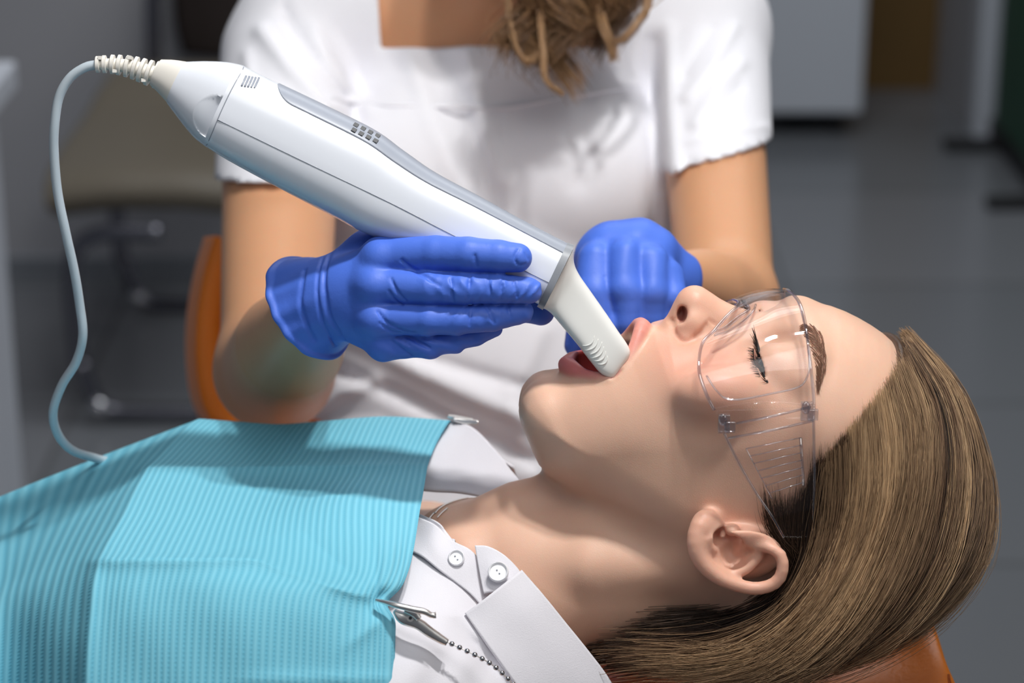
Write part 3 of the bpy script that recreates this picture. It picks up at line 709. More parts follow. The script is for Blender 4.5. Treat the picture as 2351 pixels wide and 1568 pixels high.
def hcap(P):                      # under-hair volume hugging the skull
    p = P.copy(); far = p[:, 2] < 0; p[:, 2] = np.abs(p[:, 2])
    d = head_base(p) - 16
    hl = HP([(1700, 1180, 0)])[0]
    # hairline cut: keep what lies behind a line from forehead to ear to nape
    pl = (p[:, 0] - hp(2050, 800, 0)[0]) * .86 + (p[:, 1] - hp(2050, 800, 0)[1]) * .50
    pl2 = (p[:, 0] - hp(1868, 1200, 290)[0]) * 1.0 + (p[:, 1] - hp(1868, 1200, 290)[1]) * .12
    cutp = smin(-pl, -(pl2), 60)
    lowb = -( (p[:, 1] - hp(1700, 1420, 250)[1]))
    cutp = np.minimum(np.maximum(-pl - 0, -pl2 * 1.0), np.maximum(lowb, -(p[:, 0] - 1560)))
    return smax(d, cutp, 10)
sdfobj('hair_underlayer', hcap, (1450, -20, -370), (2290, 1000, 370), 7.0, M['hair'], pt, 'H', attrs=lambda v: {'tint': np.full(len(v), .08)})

#@@BLOUSE
# ------------------------------------------------------------------ blouse
bl = lambda rows, nu, nv: patch([VV(r) for r in rows], nu, nv)
rowsB = [
 [(760, 1130, -360), (900, 1155, -260), (965, 1180, -150), (1010, 1205, -60), (1040, 1240, -30)],
 [(760, 1230, -110), (900, 1230, -110), (985, 1240, -50), (1050, 1268, 10), (1085, 1300, 5)],
 [(760, 1330, 130), (900, 1340, 80), (1000, 1345, 70), (1090, 1365, 40), (1150, 1400, 20)],
 [(760, 1450, 260), (900, 1470, 245), (1030, 1475, 190), (1150, 1485, 100), (1260, 1520, 30)],
 [(760, 1600, 350), (900, 1620, 320), (1060, 1630, 240), (1220, 1640, 130), (1350, 1650, 20)],
 [(760, 1800, 330), (900, 1800, 300), (1060, 1800, 230), (1220, 1790, 110), (1380, 1780, -20)]]
G = bl(rowsB, 90, 110)
ph = G[..., 0] * .035 + G[..., 1] * .02
G[..., 2] += 3.5 * np.sin(ph * 1.7) * np.clip((G[..., 1] - 1330) / 150, 0, 1)
G[..., 2] -= 30 * np.exp(-(((G[..., 0] - 1080) * .8 - (G[..., 1] - 1450) * .62) / 18) ** 2) * np.clip((G[..., 1] - 1400) / 60, 0, 1)
blo = sheet('blouse', G, 5, M['blouse'], pt)
def bbody(p):
    q = p.copy(); q[:, 2] *= .5
    cc_ = [hp(900, 1560, 0), hp(200, 1650, 0), hp(-500, 1800, 0)]
    for c in cc_: c[2] = 0
    d = chain(q, cc_, [323, 352, 328], 60); pl = np.stack([p[:, 0], p[:, 1], np.abs(p[:, 2])], 1)
    d = smin(d, chain(pl, [hp(960, 1560, 0) + [0, 0, 560], hp(900, 1640, 0) + [0, 0, 720], hp(500, 1900, 0) + [0, 0, 800]], [184, 170, 140]), 90)
    return np.maximum(d, p[:, 0] - 985)
sdfobj('blouse_body', bbody, (-1000, 380, -1050), (1060, 1700, 1050), 16, M['blouse'], pt, 'H')
# placket edge strip with button
rows = [[(958, 1186, -110), (1000, 1205, -50), (1038, 1240, -12), (1080, 1262, 6), (1110, 1300, 22), (1130, 1360, 40)],
        [(950, 1225, -80), (985, 1245, -14), (1020, 1275, 22), (1062, 1305, 32), (1092, 1340, 42), (1112, 1376, 55)],
        [(940, 1262, -30), (972, 1278, 15), (1005, 1305, 40), (1045, 1335, 48), (1080, 1362, 55), (1105, 1388, 62)]]
G = bl(rows, 60, 24); G[..., 2] += 3 * np.sin(G[..., 0] * .09) * (1 - np.linspace(0, 1, 24)[None])
sheet('placket', G, 5, M['blouse'], pt)
# collar stand
rows = [[(1090, 1252, 8), (1120, 1254, 14), (1155, 1272, 26), (1185, 1300, 38), (1200, 1322, 40)],
        [(1098, 1300, 34), (1128, 1304, 44), (1158, 1318, 52), (1180, 1335, 56), (1198, 1350, 56)],
        [(1110, 1362, 64), (1135, 1358, 68), (1160, 1358, 70), (1182, 1366, 70), (1205, 1380, 68)]]
sheet('collar_stand', bl(rows, 40, 24), 7, M['blouse'], pt)
# collar leaf
rows = [[(1198, 1308, 50), (1250, 1368, 58), (1300, 1430, 50), (1350, 1492, 34), (1400, 1560, 10), (1440, 1640, -20)],
        [(1150, 1345, 84), (1205, 1410, 90), (1260, 1480, 82), (1310, 1545, 66), (1360, 1610, 40), (1400, 1690, 10)],
        [(1108, 1378, 104), (1150, 1445, 112), (1205, 1515, 110), (1255, 1580, 96), (1300, 1645, 70), (1340, 1720, 40)],
        [(1067, 1408, 108), (1105, 1460, 128), (1155, 1530, 132), (1205, 1600, 120), (1250, 1670, 95), (1290, 1740, 60)]]
G = bl(rows, 70, 40); sheet('collar', G, 8, M['blouse'], pt)
for (x, y, z, r) in ((1048, 1282, 26, 19), (1144, 1314, 62, 24)):
    nrm = np.array([-.05, -.35, .93]); nrm /= np.linalg.norm(nrm); u = np.array([1, 0, .05]); u -= nrm * (u @ nrm); u /= np.linalg.norm(u); v_ = np.cross(nrm, u); ax = np.array([u, v_, nrm])
    c = V(x, y, z); prf = [(0, 0.), (r * .75, 0), (r * .78, 3), (r * .9, 4.5), (r, 2), (r, -3), (0, -3)]; vs = []
    for rad, hz in prf:
        for j in range(32):
            a = j / 32 * 2 * math.pi; vs.append(c + np.array([max(rad, .01) * math.cos(a), max(rad, .01) * math.sin(a), hz + 4]) @ ax)
    bt = mk('button', np.array(vs), ringfaces(len(prf), 32), M['button'], pt, fix=True, autosm=50)
    hs = []
    for sx in (-1, 1):
        hs.append(ball_geo(c + np.array([sx * 3.0, sx * 4.0, 4.5]) @ ax, 2.0, 8, 6))
    vv_, ff_ = join(hs); mk('button_hole', vv_, ff_, M['seam'], bt, fix=True)
# far collar
rows = [[(1000, 962, -610), (1045, 966, -580), (1090, 985, -520), (1135, 1030, -450), (1170, 1075, -400), (1195, 1105, -360)],
        [(960, 1020, -470), (1030, 1030, -470), (1080, 1050, -440), (1120, 1080, -400), (1150, 1105, -370), (1175, 1122, -340)],
        [(940, 1090, -400), (1000, 1100, -400), (1050, 1108, -385), (1090, 1118, -365), (1125, 1130, -345), (1150, 1138, -330)],
        [(940, 1120, -370), (1000, 1126, -375), (1045, 1128, -365), (1085, 1134, -350), (1118, 1142, -340), (1140, 1146, -330)]]
sheet('collar', bl(rows, 50, 30), 7, M['blouse'], pt)
rows = [[(1000, 985, -640), (1040, 992, -610), (1090, 1015, -560), (1180, 1070, -480)], [(1000, 1060, -700), (1040, 1060, -700), (1090, 1090, -660), (1200, 1140, -560)], [(1000, 1100, -740), (1040, 1100, -730), (1090, 1115, -690), (1200, 1150, -600)]]
sheet('blouse_shoulder', bl(rows, 30, 20), 6, M['blouse'], pt, out=(0, -1, 0))
# necklace
nk = cr(HP([(1000, 1210, 20), (1012, 1188, -5), (1040, 1172, -30), (1075, 1163, -60)]), 60)
def pdrop(pts, off, it=5):
    q = np.array(pts, float); f_ = lambda z: patient(z.astype(np.float32))
    for _ in range(it):
        f0 = f_(q) - off; g_ = np.zeros_like(q)
        for i in range(3):
            d_ = np.zeros(3); d_[i] = 2; g_[:, i] = (f_(q + d_) - f_(q - d_)) / 4
        q -= g_ * (f0 / np.maximum((g_ * g_).sum(1), .1))[:, None]
    return q
q1 = pdrop(nk, 3); q2 = pdrop(cr(HP([(1012, 1200, 30), (1018, 1185, 20), (1028, 1172, 5)]), 22), 3.5)
gg = [ball_geo(q, 2.4, 6, 4) for q in q1] + [ball_geo(q, 2.2, 6, 4) for q in q2]
v_, f_ = join(gg); tag(mk('necklace', v_, f_, M['metal'], None, 'H', fix=True), 'thin silver chain necklace around the patient neck', 'necklace')

#@@BIB
# ------------------------------------------------------------------ bib
rl = [[(-260, 1330, -860), (-120, 1262, -850), (20, 1200, -840), (230, 1110, -810), (455, 1020, -780)],
      [(-260, 1250, -700), (-120, 1195, -690), (0, 1140, -680), (230, 1048, -680), (455, 962, -640)],
      [(-260, 1330, -480), (-120, 1275, -440), (0, 1235, -520), (190, 1160, -420), (340, 1080, -310)],
      [(-260, 1420, -250), (-120, 1375, -180), (0, 1330, -250), (130, 1270, -120), (285, 1180, -10)],
      [(-260, 1520, -20), (-120, 1460, 60), (0, 1395, -20), (110, 1350, 105), (230, 1290, 240)],
      [(-260, 1640, 100), (-120, 1590, 190), (0, 1530, 110), (105, 1470, 235), (212, 1430, 350)],
      [(-260, 1800, 180), (-120, 1760, 270), (0, 1720, 190), (100, 1700, 300), (200, 1660, 410)]]
rr_ = [[(455, 1020, -780), (620, 1030, -770), (850, 1015, -740), (1031, 1000, -640)],
      [(455, 962, -640), (540, 968, -630), (640, 974, -622), (730, 968, -615), (880, 957, -590), (1032, 966, -540)],
      [(340, 1080, -310), (500, 1078, -310), (700, 1078, -330), (860, 1072, -340), (990, 1045, -400)],
      [(285, 1180, -10), (430, 1185, 0), (600, 1180, -20), (800, 1150, -60), (968, 1150, -90)],
      [(230, 1290, 240), (360, 1284, 250), (550, 1292, 250), (740, 1310, 210), (880, 1290, 150), (945, 1285, 95)],
      [(212, 1430, 350), (340, 1400, 350), (560, 1390, 345), (760, 1400, 300), (890, 1400, 250), (912, 1405, 225)],
      [(200, 1660, 410), (340, 1640, 410), (560, 1640, 400), (760, 1650, 370), (880, 1650, 330), (905, 1640, 310)]]
nvB = 150
Gl = patch([VV(r) for r in rl], 70, nvB); Gr = patch([VV(r) for r in rr_], 150, nvB)
G = np.concatenate([Gl[:-1], Gr], 0)
def pxof(G): k = 1 - G[..., 2] / FP; return 1175.5 + (G[..., 0] - 1175.5) / k, 784 + (G[..., 1] - 784) / k
X, Y = pxof(G)
def ridge(x0, y0, x1, y1, w_, amp, taper=60):
    dx, dy = x1 - x0, y1 - y0; L_ = math.hypot(dx, dy); s = ((X - x0) * dx + (Y - y0) * dy) / L_; n = ((X - x0) * -dy + (Y - y0) * dx) / L_
    return amp * np.exp(-np.abs(n / w_) ** 1.25) / (1 + np.exp(-s / taper * 4)) / (1 + np.exp((s - L_) / taper * 4))
G[..., 2] += ridge(330, 1080, 980, 1072, 18, 26) + ridge(228, 1290, 600, 1288, 18, 30) + ridge(600, 1288, 870, 1378, 18, 28) + ridge(216, 1300, 192, 1620, 13, 16)
G[..., 1] -= (ridge(330, 1080, 980, 1072, 16, 8) + ridge(228, 1290, 600, 1288, 14, 8))
G[..., 2] += ridge(870, 1378, 700, 1230, 22, -16) + ridge(870, 1378, 900, 1250, 14, 16) + ridge(870, 1378, 850, 1180, 16, -10) + ridge(905, 1400, 800, 1480, 18, 10)
G[..., 2] += ridge(500, 1252, 860, 1192, 5, 4, 30) + ridge(250, 1250, 500, 1258, 5, 4, 30) + ridge(560, 1560, 900, 1556, 12, 8)
# pinch at the clip
dd = np.exp(-(((X - 872) / 38) ** 2 + ((Y - 1382) / 30) ** 2)); G[..., 2] -= 34 * dd; G[..., 0] -= 26 * np.exp(-(((X - 905) / 40) ** 2 + ((Y - 1385) / 26) ** 2))
G[..., 2] += 2.0 * np.sin(X * .018 + Y * .011) + 1.6 * np.sin(X * .031 - Y * .02 + 1)
tag(sheet('dental_bib', G, 3, M['bib']), 'light blue ribbed paper bib clipped over the patient chest', 'bib')
# clip
t = tag(empty('bib_clip', W2w(V(930, 1415, 260))), 'silver alligator clip with bead chain holding the blue bib', 'clip')
def bar(name, pts, wz, th, parent, mat_, frame='W'):   # tapered flat channel: pts (x,y,z,half width in plane)
    P = np.array([V(a, b_, c) for a, b_, c, _ in pts]); w_ = np.array([p_[3] for p_ in pts]); Pq = cr(np.column_stack([P, w_]), 26); C3 = Pq[:, :3]; tg = np.gradient(C3, axis=0); tg /= np.linalg.norm(tg, axis=1)[:, None]
    nn = np.cross(tg, [0, 0, 1.]); nn /= np.linalg.norm(nn, axis=1)[:, None]; vs = []
    for c, n_, h_ in zip(C3, nn, Pq[:, 3]):
        for a in range(12):
            an = a / 12 * 2 * math.pi; ca, sa = math.cos(an), math.sin(an)
            vs.append(c + n_ * h_ * np.sign(ca) * abs(ca) ** .6 + np.array([0, 0, 1]) * wz * np.sign(sa) * abs(sa) ** .6)
    return mk(name, np.array(vs), ringfaces(26, 12), mat_, parent, frame, fix=True)
bar('upper_jaw', [(862, 1377, 262, 3), (905, 1388, 285, 6), (950, 1399, 290, 7), (975, 1404, 290, 7), (990, 1412, 288, 6), (1001, 1412, 286, 7)], 11, 2, t, M['metal'])
bar('lower_jaw', [(905, 1402, 262, 5), (925, 1418, 266, 14), (960, 1432, 264, 13), (985, 1450, 262, 12), (1012, 1467, 258, 10), (1027, 1475, 256, 8)], 12, 2, t, M['metal'])
bar('lever', [(930, 1398, 282, 8), (950, 1406, 283, 10), (962, 1420, 280, 7)], 12, 2, t, M['metal'])
g = tube_geo([V(942, 1419, 262), V(942, 1419, 284)], [8, 8], 20); rv = mk('rivet', g[0], g[1], M['metal'], t, fix=True, autosm=40)
g = tube_geo([V(942, 1419, 284), V(942, 1419, 285.5)], [3.5, 3.5], 16); mk('rivet_hole', g[0], g[1], M['dark'], rv, fix=True)
cp = cr(VV([(1028, 1474, 262), (1062, 1490, 262), (1095, 1506, 262), (1128, 1525, 258), (1158, 1550, 250), (1190, 1585, 240), (1230, 1640, 215), (1280, 1720, 180)]), 200)
chn = tube('chain_wire', cp, 1.6, M['metal'], t, 6)
seg = np.concatenate([[0], np.cumsum(np.linalg.norm(np.diff(cp, axis=0), axis=1))]); s_ = 10
while s_ < seg[-1]:
    c = np.array([np.interp(s_, seg, cp[:, i]) for i in range(3)]); g = ball_geo(c, 6.2, 16, 10); mk('bead', g[0], g[1], M['bead'], chn, fix=True); s_ += 18.4
# far clip
t = tag(empty('bib_clip', W2w(V(1060, 960, -560))), 'blurred far clip at the top corner of the blue bib', 'clip')
bar('upper_jaw', [(1028, 955, -575, 4), (1050, 960, -570, 7), (1085, 966, -560, 6)], 12, 2, t, M['metal'])
bar('lower_jaw', [(1040, 962, -565, 5), (1070, 968, -560, 8), (1098, 970, -550, 6)], 12, 2, t, M['metal'])

#@@GOGGLES
# ------------------------------------------------------------------ safety goggles
t = tag(empty('safety_goggles', W2w(H2W(hp(1740, 760, 100)))), 'clear plastic safety goggles with slotted side shields over the eyes', 'goggles')
def wrap(a_top, a_bot, q, L): return a_top, a_bot, q, L
# sections from far side over the bridge to the near temple: (left px, left py, right px, right py, L)
def sect(secs, n, m):
    Lf = np.array([[*hp(a, b_, L1)] for a, b_, c, d_, L1 in secs]); Rt = np.array([[*hp(c, d_, L1)] for a, b_, c, d_, L1 in secs])
    Lf = cr(Lf, n); Rt = cr(Rt, n); u = np.linspace(0, 1, m)[None, :, None]
    return Lf[:, None] * (1 - u) + Rt[:, None] * u
front = [(1670, 735, 1835, 760, -300), (1660, 705, 1810, 705, -250), (1668, 690, 1800, 668, -150), (1690, 690, 1803, 665, -60), (1695, 700, 1812, 668, 0), (1672, 722, 1825, 680, 60), (1640, 758, 1838, 702, 130), (1612, 790, 1850, 750, 200), (1605, 850, 1860, 830, 262), (1622, 905, 1867, 900, 296), (1640, 942, 1869, 935, 308)]
Gf = sect(front, 90, 40)
u = np.linspace(0, 1, 40); Gf[:, :, 1] -= (np.sin(np.pi * u) * 12)[None]
sheet('lens_shield', Gf, 7, M['clear'], t, 'H', out=(0, -1, .3))
def ledge(i, s=slice(None)): return Gf[s, i]
tube('shield_rim', Gf[30:, 0], 4.0, M['rim'], t, 8, frame='H'); tube('shield_rim', Gf[:, -1], 4.0, M['rim'], t, 8, frame='H')
inner = cr(HP([(1622, 862, 278), (1634, 882, 289), (1648, 900, 298), (1665, 914, 304), (1700, 917, 308), (1770, 904, 308), (1830, 890, 304), (1850, 872, 296), (1858, 840, 280), (1853, 780, 232), (1840, 715, 150)]), 60)
tube('lens_edge', inner, 2.4, M['rim'], t, 8, frame='H')
# nose piece
tube('nose_bridge', cr(HP([(1642, 762, 120), (1665, 752, 100), (1695, 728, 60), (1718, 712, 20), (1712, 700, -10), (1690, 700, -40)]), 40), 4.5, M['rim'], t, 8, frame='H')
tube('nose_bridge', cr(HP([(1640, 770, 120), (1672, 760, 100), (1705, 738, 70), (1728, 716, 30), (1735, 700, -10)]), 40), 3, M['rim'], t, 8, frame='H')
side = [(1640, 942, 1869, 935, 308), (1655, 970, 1868, 955, 312), (1668, 1006, 1868, 968, 318), (1700, 1070, 1869, 1040, 322), (1735, 1130, 1870, 1100, 326), (1772, 1185, 1868, 1165, 330), (1800, 1235, 1868, 1235, 330)]
Gs = sect(side, 70, 24)
sa = sheet('side_shield', Gs, 6, M['clear'], t, 'H', out=(0, 0, 1))
tube('shield_rim', Gs[12:, 0], 3.6, M['rim'], sa, 8, frame='H'); tube('shield_rim', Gs[:, -1], 3.6, M['rim'], sa, 8, frame='H')
for a, b_ in (((1690, 972, 318), (1862, 934, 314)), ((1672, 1006, 322), (1868, 966, 320))): tube('bar', HP([a, ((a[0] + b_[0]) / 2, (a[1] + b_[1]) / 2 + 2, a[2] + 2), b_]), 3.2, M['rim'], sa, 8, frame='H')
# vent ladder
lp = lambda s: (1713 + (1770 - 1713) * s, 1030 + 110 * s); rp = lambda s: (1838 + 7 * s, 1005 + 110 * s)
tube('vent_rail', HP([(*lp(0), 330), (*lp(1.05), 335)]), 1.8, M['rim'], sa, 6, frame='H'); tube('vent_rail', HP([(*rp(0), 330), (*rp(1), 335)]), 3.6, M['rim'], sa, 8, frame='H')
for i in range(7):
    s = i / 6 * .93; tube('vent_slot', HP([(*lp(s), 331), (*rp(s * 1.0), 331)]), 1.5, M['rim'], sa, 6, frame='H')
for (x, y, L1) in ((1662, 972, 318), (1852, 944, 316)):
    hg = [box_geo(hp(x, y, L1), (13, 22, 7)), box_geo(hp(x + 14, y + 8, L1 + 4), (12, 13, 5)), ball_geo(hp(x - 2, y - 8, L1 + 8), 10, 16, 10, (1, 1.6, .7))]
    v_, f_ = join(hg); mk('hinge', v_, f_, M['rim'], t, 'H', smooth=True, fix=True, autosm=40, bevel=.0006)

#@@SCANNER
# ------------------------------------------------------------------ intraoral scanner
t = tag(empty('intraoral_scanner', W2w(V(900, 450, 0))), 'white handheld dental scanner with its tip in the open mouth', 'scanner')
def loft(secs, n=120, m=96, ex=2.6, off=0.0, a0=0, a1=2 * math.pi, ends=True):
    """secs: (topx,topy,botx,boty,half depth,z). angle 0 = top, pi/2 = toward camera"""
    R_ = []
    for s in secs:
        T_ = V(s[0], s[1], s[5]); B_ = V(s[2], s[3], s[5]); R_.append([*((T_ + B_) / 2), *((T_ - B_) / 2), s[4]])
    R_ = cr(R_, n); closed = abs(a1 - a0 - 2 * math.pi) < 1e-6
    an = np.linspace(a0, a1, m, endpoint=not closed); ca, sa = np.cos(an), np.sin(an)
    f_ = lambda c: np.sign(c) * np.abs(c) ** (2 / ex)
    c, hv, dz = R_[:, :3], R_[:, 3:6], R_[:, 6]; hl = np.linalg.norm(hv, axis=1)[:, None]; hu = hv / hl
    G = c[:, None] + hu[:, None] * ((hl + off) * f_(ca)[None])[..., None] + np.array([0, 0, 1.])[None, None] * ((dz[:, None] + off) * f_(sa)[None])[..., None]
    return G
def loft_obj(name, secs, mt, par, n=120, m=96, ex=2.6, off=0, G=None, **k):
    G = loft(secs, n, m, ex, off) if G is None else G; n, m = G.shape[:2]
    return mk(name, G.reshape(-1, 3), ringfaces(n, m), mt, par, fix=True, autosm=35, **k)
body = [(560, 152, 473, 337, 92, 0), (620, 183, 530, 372, 95, 0), (740, 240, 650, 437, 96, 0), (860, 300, 765, 497, 96, 0), (930, 350, 830, 532, 92, 0), (1000, 398, 905, 560, 88, 0), (1100, 452, 1020, 598, 84, 0), (1200, 507, 1140, 645, 80, 0), (1306, 562, 1238, 700, 78, 0)]
Gb = loft(body, 200, 128)
sh = loft_obj('handle_shell', None, M['shell'], t, G=Gb)
capb = [(432, 142, 384, 238, 50, 0), (475, 141, 402, 262, 62, 0), (520, 143, 425, 292, 76, 0), (548, 148, 448, 318, 86, 0), (562, 152, 474, 338, 92, 0)]
Gc = loft(capb, 130, 160, 2.3)
xx, yy = pxof(Gc); ta = (xx - 478) * .89 + (yy - 262) * .455; na = -(xx - 478) * .455 + (yy - 262) * .89
ins = np.clip(1 - ((ta - 22) / 56) ** 2 - (na / 50) ** 2, 0, 1) ** .5 * (Gc[..., 2] > 0) / (1 + np.exp(np.clip((ta - 20) / 1.6, -30, 30)))
Gc[..., 2] -= 17 * ins * np.clip((ta + 40) / 60, 0, 1)
loft_obj('end_cap', None, M['shell'], t, G=Gc)
loft_obj('rear_collar', [(372, 137, 345, 196, 32, 0), (400, 138, 362, 212, 40, 0), (428, 142, 384, 236, 49, 0), (433, 143, 386, 239, 49, 0)], M['capwhite'], t, 30, 48, 2.3)
# strain relief: core and ribs
core = cr(VV([(222, 148, 0), (262, 148, 0), (305, 155, 0), (345, 168, 0), (372, 175, 0)]), 60); tube('strain_core', core, np.linspace(12, 20, 60), M['capwhite'], t, 20)
sr = t.children[-1] if len(t.children) else t
tn = np.gradient(core, axis=0); tn /= np.linalg.norm(tn, axis=1)[:, None]
core_o = [o for o in t.children if o.name.startswith('strain_core')][0]
for k, i in enumerate(np.linspace(1, 54, 9).astype(int)):
    r0 = 19 + 14 * i / 59; th = 4.6
    g = tube_geo([core[i] - tn[i] * th, core[i] - tn[i] * th * .8, core[i] + tn[i] * th * .8, core[i] + tn[i] * th], [r0 - 2, r0, r0, r0 - 2], 28)
    mk('strain_ring', g[0], g[1], M['capwhite'], core_o, fix=True, autosm=50)
    if k % 2 == 0 and k < 8:
        p_ = core[min(i + 3, 59)]; g = box_geo(p_ + np.array([0, (r0 - 6) * (1 if k % 4 else -1), 4]), (5, 4, r0 * .7), None); mk('strain_bridge', g[0], g[1], M['capwhite'], core_o, fix=True, smooth=False)
# top grey panel
pan = loft(body, 200, 40, 2.6, 1.6, -.95, .95); i0 = 22
pan = pan[i0:].copy()
nP = len(pan)
for i in range(nP):               # rounded rear end and widening run
    w_ = min(1, math.sqrt(max(0, 1 - (1 - min(1, i / 14)) ** 2))) * .999 + .001; src = loft(body, 200, 40, 2.6, 1.6, -.95 * w_, .95 * w_)[i0 + i] if i < 14 else pan[i]; pan[i] = src
sheet('top_panel', pan, 2.5, M['panel'], t, out=(0, -1, .2))
ring = [(1300, 559, 1232, 698, 80, 0), (1319, 561, 1243, 716, 82, 0)]
loft_obj('front_ring', [(1303, 557, 1233, 704, 81, 0), (1319, 563, 1246, 712, 81, 0)], M['ring'], t, 6, 128, 2.6, 0)
tipS = [(1316, 572, 1248, 708, 70, 0), (1318, 605, 1256, 712, 58, 0), (1330, 632, 1268, 722, 48, 0), (1355, 668, 1290, 748, 42, 2), (1390, 718, 1325, 790, 40, 6), (1420, 762, 1356, 830, 39, 10), (1438, 788, 1378, 856, 36, 12), (1446, 806, 1398, 868, 30, 12), (1444, 822, 1412, 868, 18, 12)]
Gt = loft(tipS, 120, 96, 4.6); loft_obj('tip_sleeve', None, M['tip'], t, G=Gt)
tp = [o for o in t.children if o.name.startswith('tip_sleeve')][0]
for k in range(6):
    f = k / 5; c = np.array([1356 + 33 * f, 790 + 44 * f]); e = np.array([.78, -.62]); pts = []
    for s in np.linspace(-1, 1, 14):
        q = c + e * s * (24 - 3 * abs(k - 2)) + np.array([.58, .81]) * (-(s * s) * 10); pts.append((q[0], q[1], 0))
    pts = np.array(pts)
    # find the near surface of the sleeve
    Xt, Yt = pxof(Gt[:, 1:48]); zt = Gt[:, 1:48, 2]
    P3 = []
    for a, b_, _ in pts:
        dd_ = (Xt - a) ** 2 + (Yt - b_) ** 2; z_ = zt[np.unravel_index(np.argmin(dd_), dd_.shape)]; P3.append(V(a, b_, z_ + .5))
    P3 = np.array(P3); P3[:, 2] = np.convolve(np.pad(P3[:, 2], 2, 'edge'), np.ones(5) / 5, 'valid')
    tube('grip_rib', P3, 2.2 * np.sin(np.linspace(.15, math.pi - .15, 14)), M['tip'], tp, 8)
def surf_pts(Gq, pxs, off=.6):
    Xt, Yt = pxof(Gq); zt = Gq[..., 2]; fr = zt > -5; P3 = []
    for a, b_ in pxs:
        dd_ = (Xt - a) ** 2 + (Yt - b_) ** 2 + (~fr) * 1e6; fl = np.argsort(dd_.ravel())[:4]; wts = 1 / (dd_.ravel()[fl] + .5); z_ = (zt.ravel()[fl] * wts).sum() / wts.sum(); P3.append(V(a, b_, z_ + off))
    return np.array(P3)
def smoothz(P3, k=5):
    P3 = P3.copy(); P3[:, 2] = np.convolve(np.pad(P3[:, 2], k // 2, 'edge'), np.ones(k) / k, 'valid'); return P3
sm_ = cr([(500, 275), (700, 372), (900, 468), (1030, 535), (1150, 594), (1262, 650)], 60)
tube('seam_line', smoothz(surf_pts(Gb, sm_, .2)), 1.1, M['seam'], sh, 6)
sm_ = cr([(560, 155), (532, 205), (508, 255), (487, 305), (474, 335)], 40)
tube('seam_line', smoothz(surf_pts(Gb, sm_, .4)), 1.2, M['seam'], sh, 6)
# ventilation windows on the grey panel and slots on the cap
e1 = np.array([.89, .455]); e2 = np.array([-.35, .93])
for r_ in range(2):
    for c_ in range(4):
        q = np.array([817, 288]) + np.array([16.5, 8.2]) * c_ + np.array([-4.5, 11.5]) * r_
        cen = surf_pts(pan, [q], 0)[0]; ax = np.array([[.88, .45, .1], [-.40, .70, -.55], [-.2, .5, .75]]); ax[1] = np.cross([.2, -.5, .75], ax[0]); ax = ax / np.linalg.norm(ax, axis=1)[:, None]; ax[2] = np.cross(ax[0], ax[1])
        g = box_geo(cen, (5.4, 5.2, 3), ax); mk('vent_window', g[0], g[1], M['dark'], t, smooth=False, fix=True)
for c_ in range(5):
    q = np.array([560, 187]) + np.array([7.3, 1.2]) * c_; pts = [q + np.array([5.5, -13]), q + np.array([-5.5, 11])]
    tube('cap_slot', smoothz(surf_pts(Gb, cr(pts, 12), .3)), 2.3, M['seam' if 0 else 'panel'], t, 8)
# cable
cb = cr(VV([(226, 148, 0), (195, 155, 0), (160, 180, -5), (135, 225, -15), (125, 290, -30), (124, 350, -50), (132, 440, -80), (150, 530, -110), (170, 620, -150), (183, 700, -190), (190, 770, -220), (175, 830, -260), (142, 885, -300), (122, 945, -350), (132, 995, -420), (165, 1033, -500), (222, 1053, -610), (330, 1085, -760), (430, 1190, -900), (450, 1400, -1000)]), 240)
tube('cable', cb, 11 * 1.0, M['cable'], t, 16)

#@@CLINICIAN
# ------------------------------------------------------------------ clinician
hipw = W2w(V(1150, 1250, -2300))
cn = tag(empty('person', hipw), 'clinician in a white short-sleeved scrub top and blue gloves leaning over', 'person')
ZS = -2150
RS = V(650, 130, -2180); RE = V(630, 840, -1180); RW = V(735, 700, -120)
LS = V(1625, 120, -2180); LE = V(1668, 700, -1330); LW = V(1525, 640, -520)
TR = [V(1150, 20, -2260), V(1150, 420, -2240), V(1150, 900, -2260), V(1150, 1250, -2300)]
def torso(p, g=0.0):
    q = p.copy(); cx = 1150.; q[:, 0] = cx + (q[:, 0] - cx) * .52
    T_ = [t_.copy() for t_ in TR]
    for t_ in T_: t_[0] = cx
    d = chain(q, T_, [260 + g, 290 + g, 260 + g, 330 + g], 60)
    br = np.stack([cx + np.abs(p[:, 0] - cx), p[:, 1], p[:, 2]], 1)
    c = V(1370, 400, -1990); d = smin(d, ell(br, c, (210 + g, 210 + g, 150 + g)), 160)
    sh_ = chain(br, [np.array([cx, *V(1150, -30, -2230)[1:]]), np.array([LS[0], *V(1640, 60, -2200)[1:]])], [190 + g, 180 + g])
    return smin(d, sh_, 120)
def clin(p):
    d = torso(p, -22)
    d = smin(d, chain(p, [RS, RE], [190, 150], 30), 70)
    fa = chain(p, [RE + [0, 20, 0], RE * .55 + RW * .45 + [-8, 12, 0], RW], [158, 142, 72])
    d = smin(d, fa, 70)
    d = smin(d, chain(p, [LS, LE], [165, 138], 30), 60)
    d = smin(d, chain(p, [LE, LE * .55 + LW * .45, LW], [142, 122, 66]), 60)
    d = smin(d, cap(p, V(1130, 0, -2150), V(1150, -300, -1800), 165, 155), 80)
    d = smax(d, (p - TR[3].astype(np.float32)) @ np.array([0, .94, -.342], np.float32) - 240, 30)
    hd_ = ell(p, V(1165, -540, -1700), (230, 320, 290)); hd_ = smin(hd_, ell(p, V(1165, -370, -1450), (140, 170, 120)), 100)
    hd_ = smin(hd_, cap(p, V(1165, -460, -1350), V(1165, -395, -1300), 30, 45), 40)
    d = smin(d, hd_, 70)
    return d
body_lo = (180, -1500, -2700); body_hi = (2150, 1800, 60)
sdfobj('body', clin, body_lo, body_hi, 17.0, M['tan'], cn)
